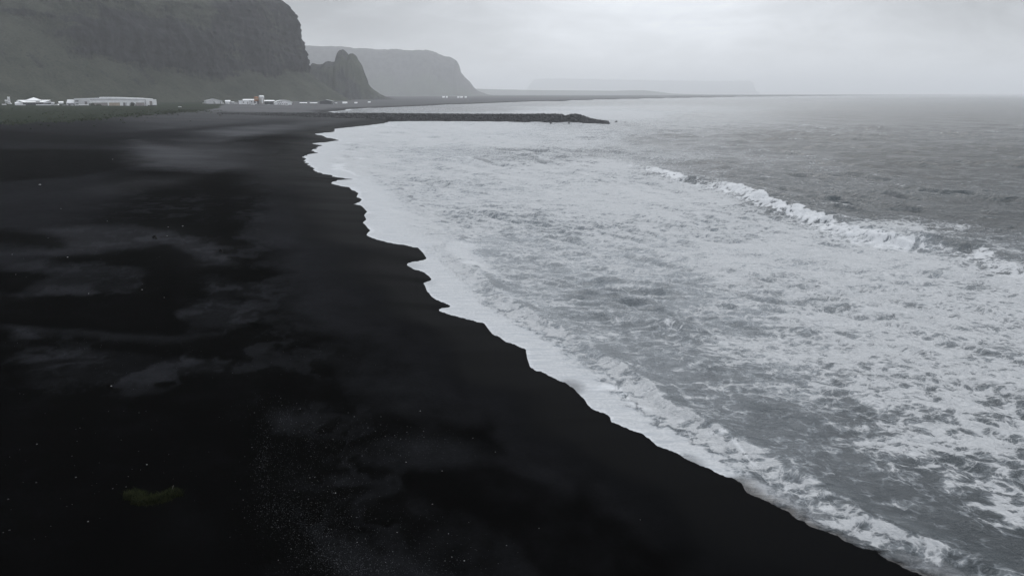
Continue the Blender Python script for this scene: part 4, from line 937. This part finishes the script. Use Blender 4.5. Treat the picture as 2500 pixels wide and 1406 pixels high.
for i in range(8):
    me_o = mesh_np('stone', rock_pts(g_, ICO2_V, 1.0, .62), ICO2_F, M_stone, True); stone_protos.append(me_o.data); bpy.data.objects.remove(me_o)
bright_protos = []
for m_ in stone_protos[:4]:
    c = m_.copy(); c.materials.clear(); c.materials.append(M_bright); bright_protos.append(c)
LABS = {'a': ('pale stone scattered on the black sand around and left of the green grass tuft', 'stones round the grass tuft'),
        'b': ('small pale stone lying far up the dark beach above the black hollows', 'stones far up the beach'),
        'c': ('bright pebble standing out on the fine gravel between grass tuft and surf', 'bright pebbles on the gravel'),
        'd': ('small grey pebble in the gravel drift right of the grass tuft', 'pebbles of the gravel drift')}
def put_stone(px, py, spx, kind, lab=None):
    x, y, z = on_ground(px, py); D = math.sqrt(x * x + y * y + (CAM_H - z) ** 2)
    rad = spx * .66 * D / F + .006
    br = (kind in 'bc' and spx >= 1.2) or spx == 2
    o = bpy.data.objects.new('stone' if kind in 'ab' else 'pebble', (bright_protos[g_.integers(4)] if br else stone_protos[g_.integers(8)])); COL.objects.link(o)
    o.scale = (rad, rad, rad); o.location = (x, y, z + rad * .3); o.rotation_euler = (0, 0, g_.uniform(0, 6.28))
    tag(o, lab or LABS[kind][0], 'stone' if kind in 'ab' else 'pebble', LABS[kind][1])
NAMES_B = ['white stone highest and farthest left on the dark beach', 'brightest white stone of a pair on the upper beach, middle left', 'dimmer left stone of a pair on the upper beach, middle left']
for i, (px, py, spx, kd) in enumerate(stones):
    lab = None
    if kd == 'b':
        j = i - len(S6); lab = NAMES_B[j] if j < 3 else None
    elif i == 0: lab = NAMED[0]
    put_stone(px, py, spx, kd, lab)
GRAV = [(650,1060,18,60,.5),(690,1000,40,30,.4),(700,1120,50,60,.6),(660,1230,40,50,.8),(730,1260,60,40,1.0),(780,1320,60,40,1.2),(830,1370,80,30,1.5),(900,1390,100,25,1.0),(860,1060,90,40,.5),(1000,1060,90,30,.5),(800,1180,90,60,.4),(950,1300,120,60,.5),(1080,1370,90,40,.5),(840,1230,60,60,.6),(750,1060,60,50,.5),(640,1130,14,40,.6),(600,1000,60,30,.12),(300,880,250,40,.05),(250,660,200,60,.04),(750,850,150,60,.06)]
wts = np.array([q[4] * math.sqrt(q[2] * q[3]) for q in GRAV]); wts /= wts.sum()
def grav_pt():
    q = GRAV[g_.choice(len(GRAV), p=wts)]; return q[0] + g_.normal(0, q[2] * .8), q[1] + g_.normal(0, q[3] * .8)
n_ind = 300 - len(stones); c_ = 0
while c_ < n_ind - 6:
    px, py = grav_pt()
    if px < 560 or py > 1412 or py < 960: continue
    put_stone(px, py, g_.uniform(.75, 1.15), 'd'); c_ += 1
Vs, Fs, n0 = [], [], 0
for i in range(7000):
    px, py = grav_pt()
    if py > 1450 or py < 560: continue
    X, Yy = at(px, py, 1.8); Vs.append((X, Yy))
XY = np.array(Vs); ZZ = beach_z(XY[:, 0], XY[:, 1]); Vs = []
for (X, Yy), zz in zip(XY, ZZ):
    D = math.hypot(X, Yy); rad = g_.uniform(.3, .62) ** 1.5 * D / F * 1.15 + .003
    v = ICO_V * (g_.uniform(.7, 1.3, 3) * [1, 1, .6]) * rad + [X, Yy, zz + rad * .2]
    Vs.append(v); Fs.append(ICO_F + n0); n0 += len(v)
tag(mesh_np('gravel', np.concatenate(Vs), np.concatenate(Fs), M_grit, True), 'fine grey gravel strewn over the black sand', 'gravel', kind='stuff')

# ------------------------------------------------------------------ grass tuft, driftwood twig and driftwood on the beach
t = NT('grass_blades'); ri = t.n('ShaderNodeNewGeometry').outputs['Random Per Island']
t.out(t.n('ShaderNodeBsdfPrincipled', {'Base Color': t.mix(t.map(t.math('ADD', t.math('MULTIPLY', ri, .5), t.math('MULTIPLY', t.noise(t.pos(), 3.2, 3, .6), .9)), .45, .9), C(.003, .005, .002), C(.027, .031, .013)), 'Roughness': .9, 'Specular IOR Level': .02}).outputs[0]); M_blade = t.m
def blades(pts, hts, g_, wid=.012):
    V, Fc = [], []
    for (X, Yy, Zz), h in zip(pts, hts):
        a = g_.uniform(0, 6.28); ln = g_.uniform(.2, .9) * h; dx, dy = math.cos(a) * ln, math.sin(a) * ln; w = wid; px_, py_ = -math.sin(a) * w, math.cos(a) * w
        n = len(V)
        V += [(X - px_, Yy - py_, Zz - .02), (X + px_, Yy + py_, Zz - .02), (X + dx * .4 + px_ * .8, Yy + dy * .4 + py_ * .8, Zz + h * .62), (X + dx * .4 - px_ * .8, Yy + dy * .4 - py_ * .8, Zz + h * .62), (X + dx, Yy + dy, Zz + h * .9), (X + dx, Yy + dy, Zz + h * .9 + .004)]
        Fc += [(n, n + 1, n + 2, n + 3), (n + 3, n + 2, n + 4, n + 5)]
    return V, Fc
TU = [(318,1214,12,7),(332,1210,14,7),(345,1213,16,9),(352,1222,16,9),(365,1223,14,8),(378,1220,14,6),(392,1218,12,7),(405,1212,14,8),(420,1205,14,7),(434,1203,10,4),(340,1228,14,5)]
pts, hts = [], []; g_ = np.random.default_rng(23)
cx, cy, cz = on_ground(375, 1218)
for i in range(5200):
    q = TU[g_.integers(len(TU))]; X, Yy = at(q[0] + g_.normal(0, q[2] * .5), q[1] + g_.normal(0, q[3] * .5) + 3, cz); pts.append((X, Yy, 0))
A2 = np.array(pts); ZZ = beach_z(A2[:, 0], A2[:, 1])
pts = [(X - cx, Yy - cy, zz - cz) for (X, Yy, _), zz in zip(pts, ZZ)]; hts = g_.uniform(.10, .46, len(pts))
V, Fc = blades(pts, hts, g_)
o = mesh_np('grass_tuft', V, Fc, M_blade, False); o.location = (cx, cy, cz); tag(o, 'small green grass tuft growing alone on the black foreground sand', 'grass tuft')
M_wood = plain_mat('driftwood', (.13, .125, .115), .8, .2, .4, 6)
def stick(name, pa, pb, r, lift, label, cat='driftwood', mat=None):
    a = Vector(on_ground(*pa)) + Vector((0, 0, .03 + r)); b = Vector(on_ground(*pb)) + Vector((0, 0, lift)); m = MB(); n = 8; ax = (b - a).normalized(); s1 = ax.orthogonal().normalized(); s2 = ax.cross(s1); rings = 6
    vs = []
    for i in range(rings):
        f = i / (rings - 1); c = a.lerp(b, f) - a + s1 * r * .8 * math.sin(f * 5); rad = r * (1 - .45 * f)
        vs += [tuple(c + s1 * math.cos(6.283 * q / n) * rad + s2 * math.sin(6.283 * q / n) * rad) for q in range(n)]
    m.add(vs, [(i * n + q, i * n + (q + 1) % n, (i + 1) * n + (q + 1) % n, (i + 1) * n + q) for i in range(rings - 1) for q in range(n)] + [tuple(range(n - 1, -1, -1)), tuple(range((rings - 1) * n, rings * n))])
    o = m.build(name, mat or M_wood, None, True); o.location = a; return tag(o, label, cat)
stick('twig', (418, 1201), (425, 1195), .022, .30, 'pale twig sticking up from the right end of the grass tuft', 'twig')
M_darkwood = plain_mat('wet_driftwood', (.008, .008, .008), .9, .05, .3, 3)
stick('log', (375, 583), (384, 584), .25, .25, 'dark log lying across the light sand on the upper beach', 'log', M_darkwood)
stick('log', (537, 615.5), (545, 616), .22, .22, 'dark log lying below the ridge of black sand, nearest the middle beach', 'log', M_darkwood)

# ------------------------------------------------------------------ lyme grass along the dune edge
gx = np.random.default_rng(31); n = 60000
X = gx.uniform(-620, -60, n); Yy = gx.uniform(330, 1000, n); sdg = grass_sd(X, Yy)
dens = np.exp(-np.abs(sdg - 6) / 10) * (fbm(X / 14, Yy / 30, 3, 201) > -.05) + .05 * (sdg > 5) * (fbm(X / 18, Yy / 40, 3, 203) > .12)
k_ = (gx.uniform(0, 1, n) < dens) & (X / Yy > -.78); X, Yy = X[k_], Yy[k_]; ZZ = beach_z(X, Yy)
t = NT('dune_grass_blades'); ri = t.n('ShaderNodeNewGeometry').outputs['Random Per Island']
t.out(t.n('ShaderNodeBsdfPrincipled', {'Base Color': t.mix(ri, C(.010, .015, .009), C(.045, .058, .030)), 'Roughness': .9, 'Specular IOR Level': .02}).outputs[0])
V, Fc = [], []
for a, b, c in zip(X, Yy, ZZ):
    for q in range(3):
        n = len(V); an = gx.uniform(0, 6.28); w = gx.uniform(.25, .6); h = gx.uniform(.35, 1.0); ox, oy = gx.normal(0, .5, 2); lx, ly = gx.normal(0, .35, 2)
        V += [(a + ox - math.cos(an) * w, b + oy - math.sin(an) * w, c - .1), (a + ox + math.cos(an) * w, b + oy + math.sin(an) * w, c - .1), (a + ox + lx + math.cos(an) * w * .5, b + oy + ly, c + h), (a + ox + lx - math.cos(an) * w * .6, b + oy + ly, c + h * .8)]; Fc.append((n, n + 1, n + 2, n + 3))
tag(mesh_np('dune_grass', V, Fc, t.m, False), 'dark green dune grass along the edge of the plain', 'grass', kind='stuff')
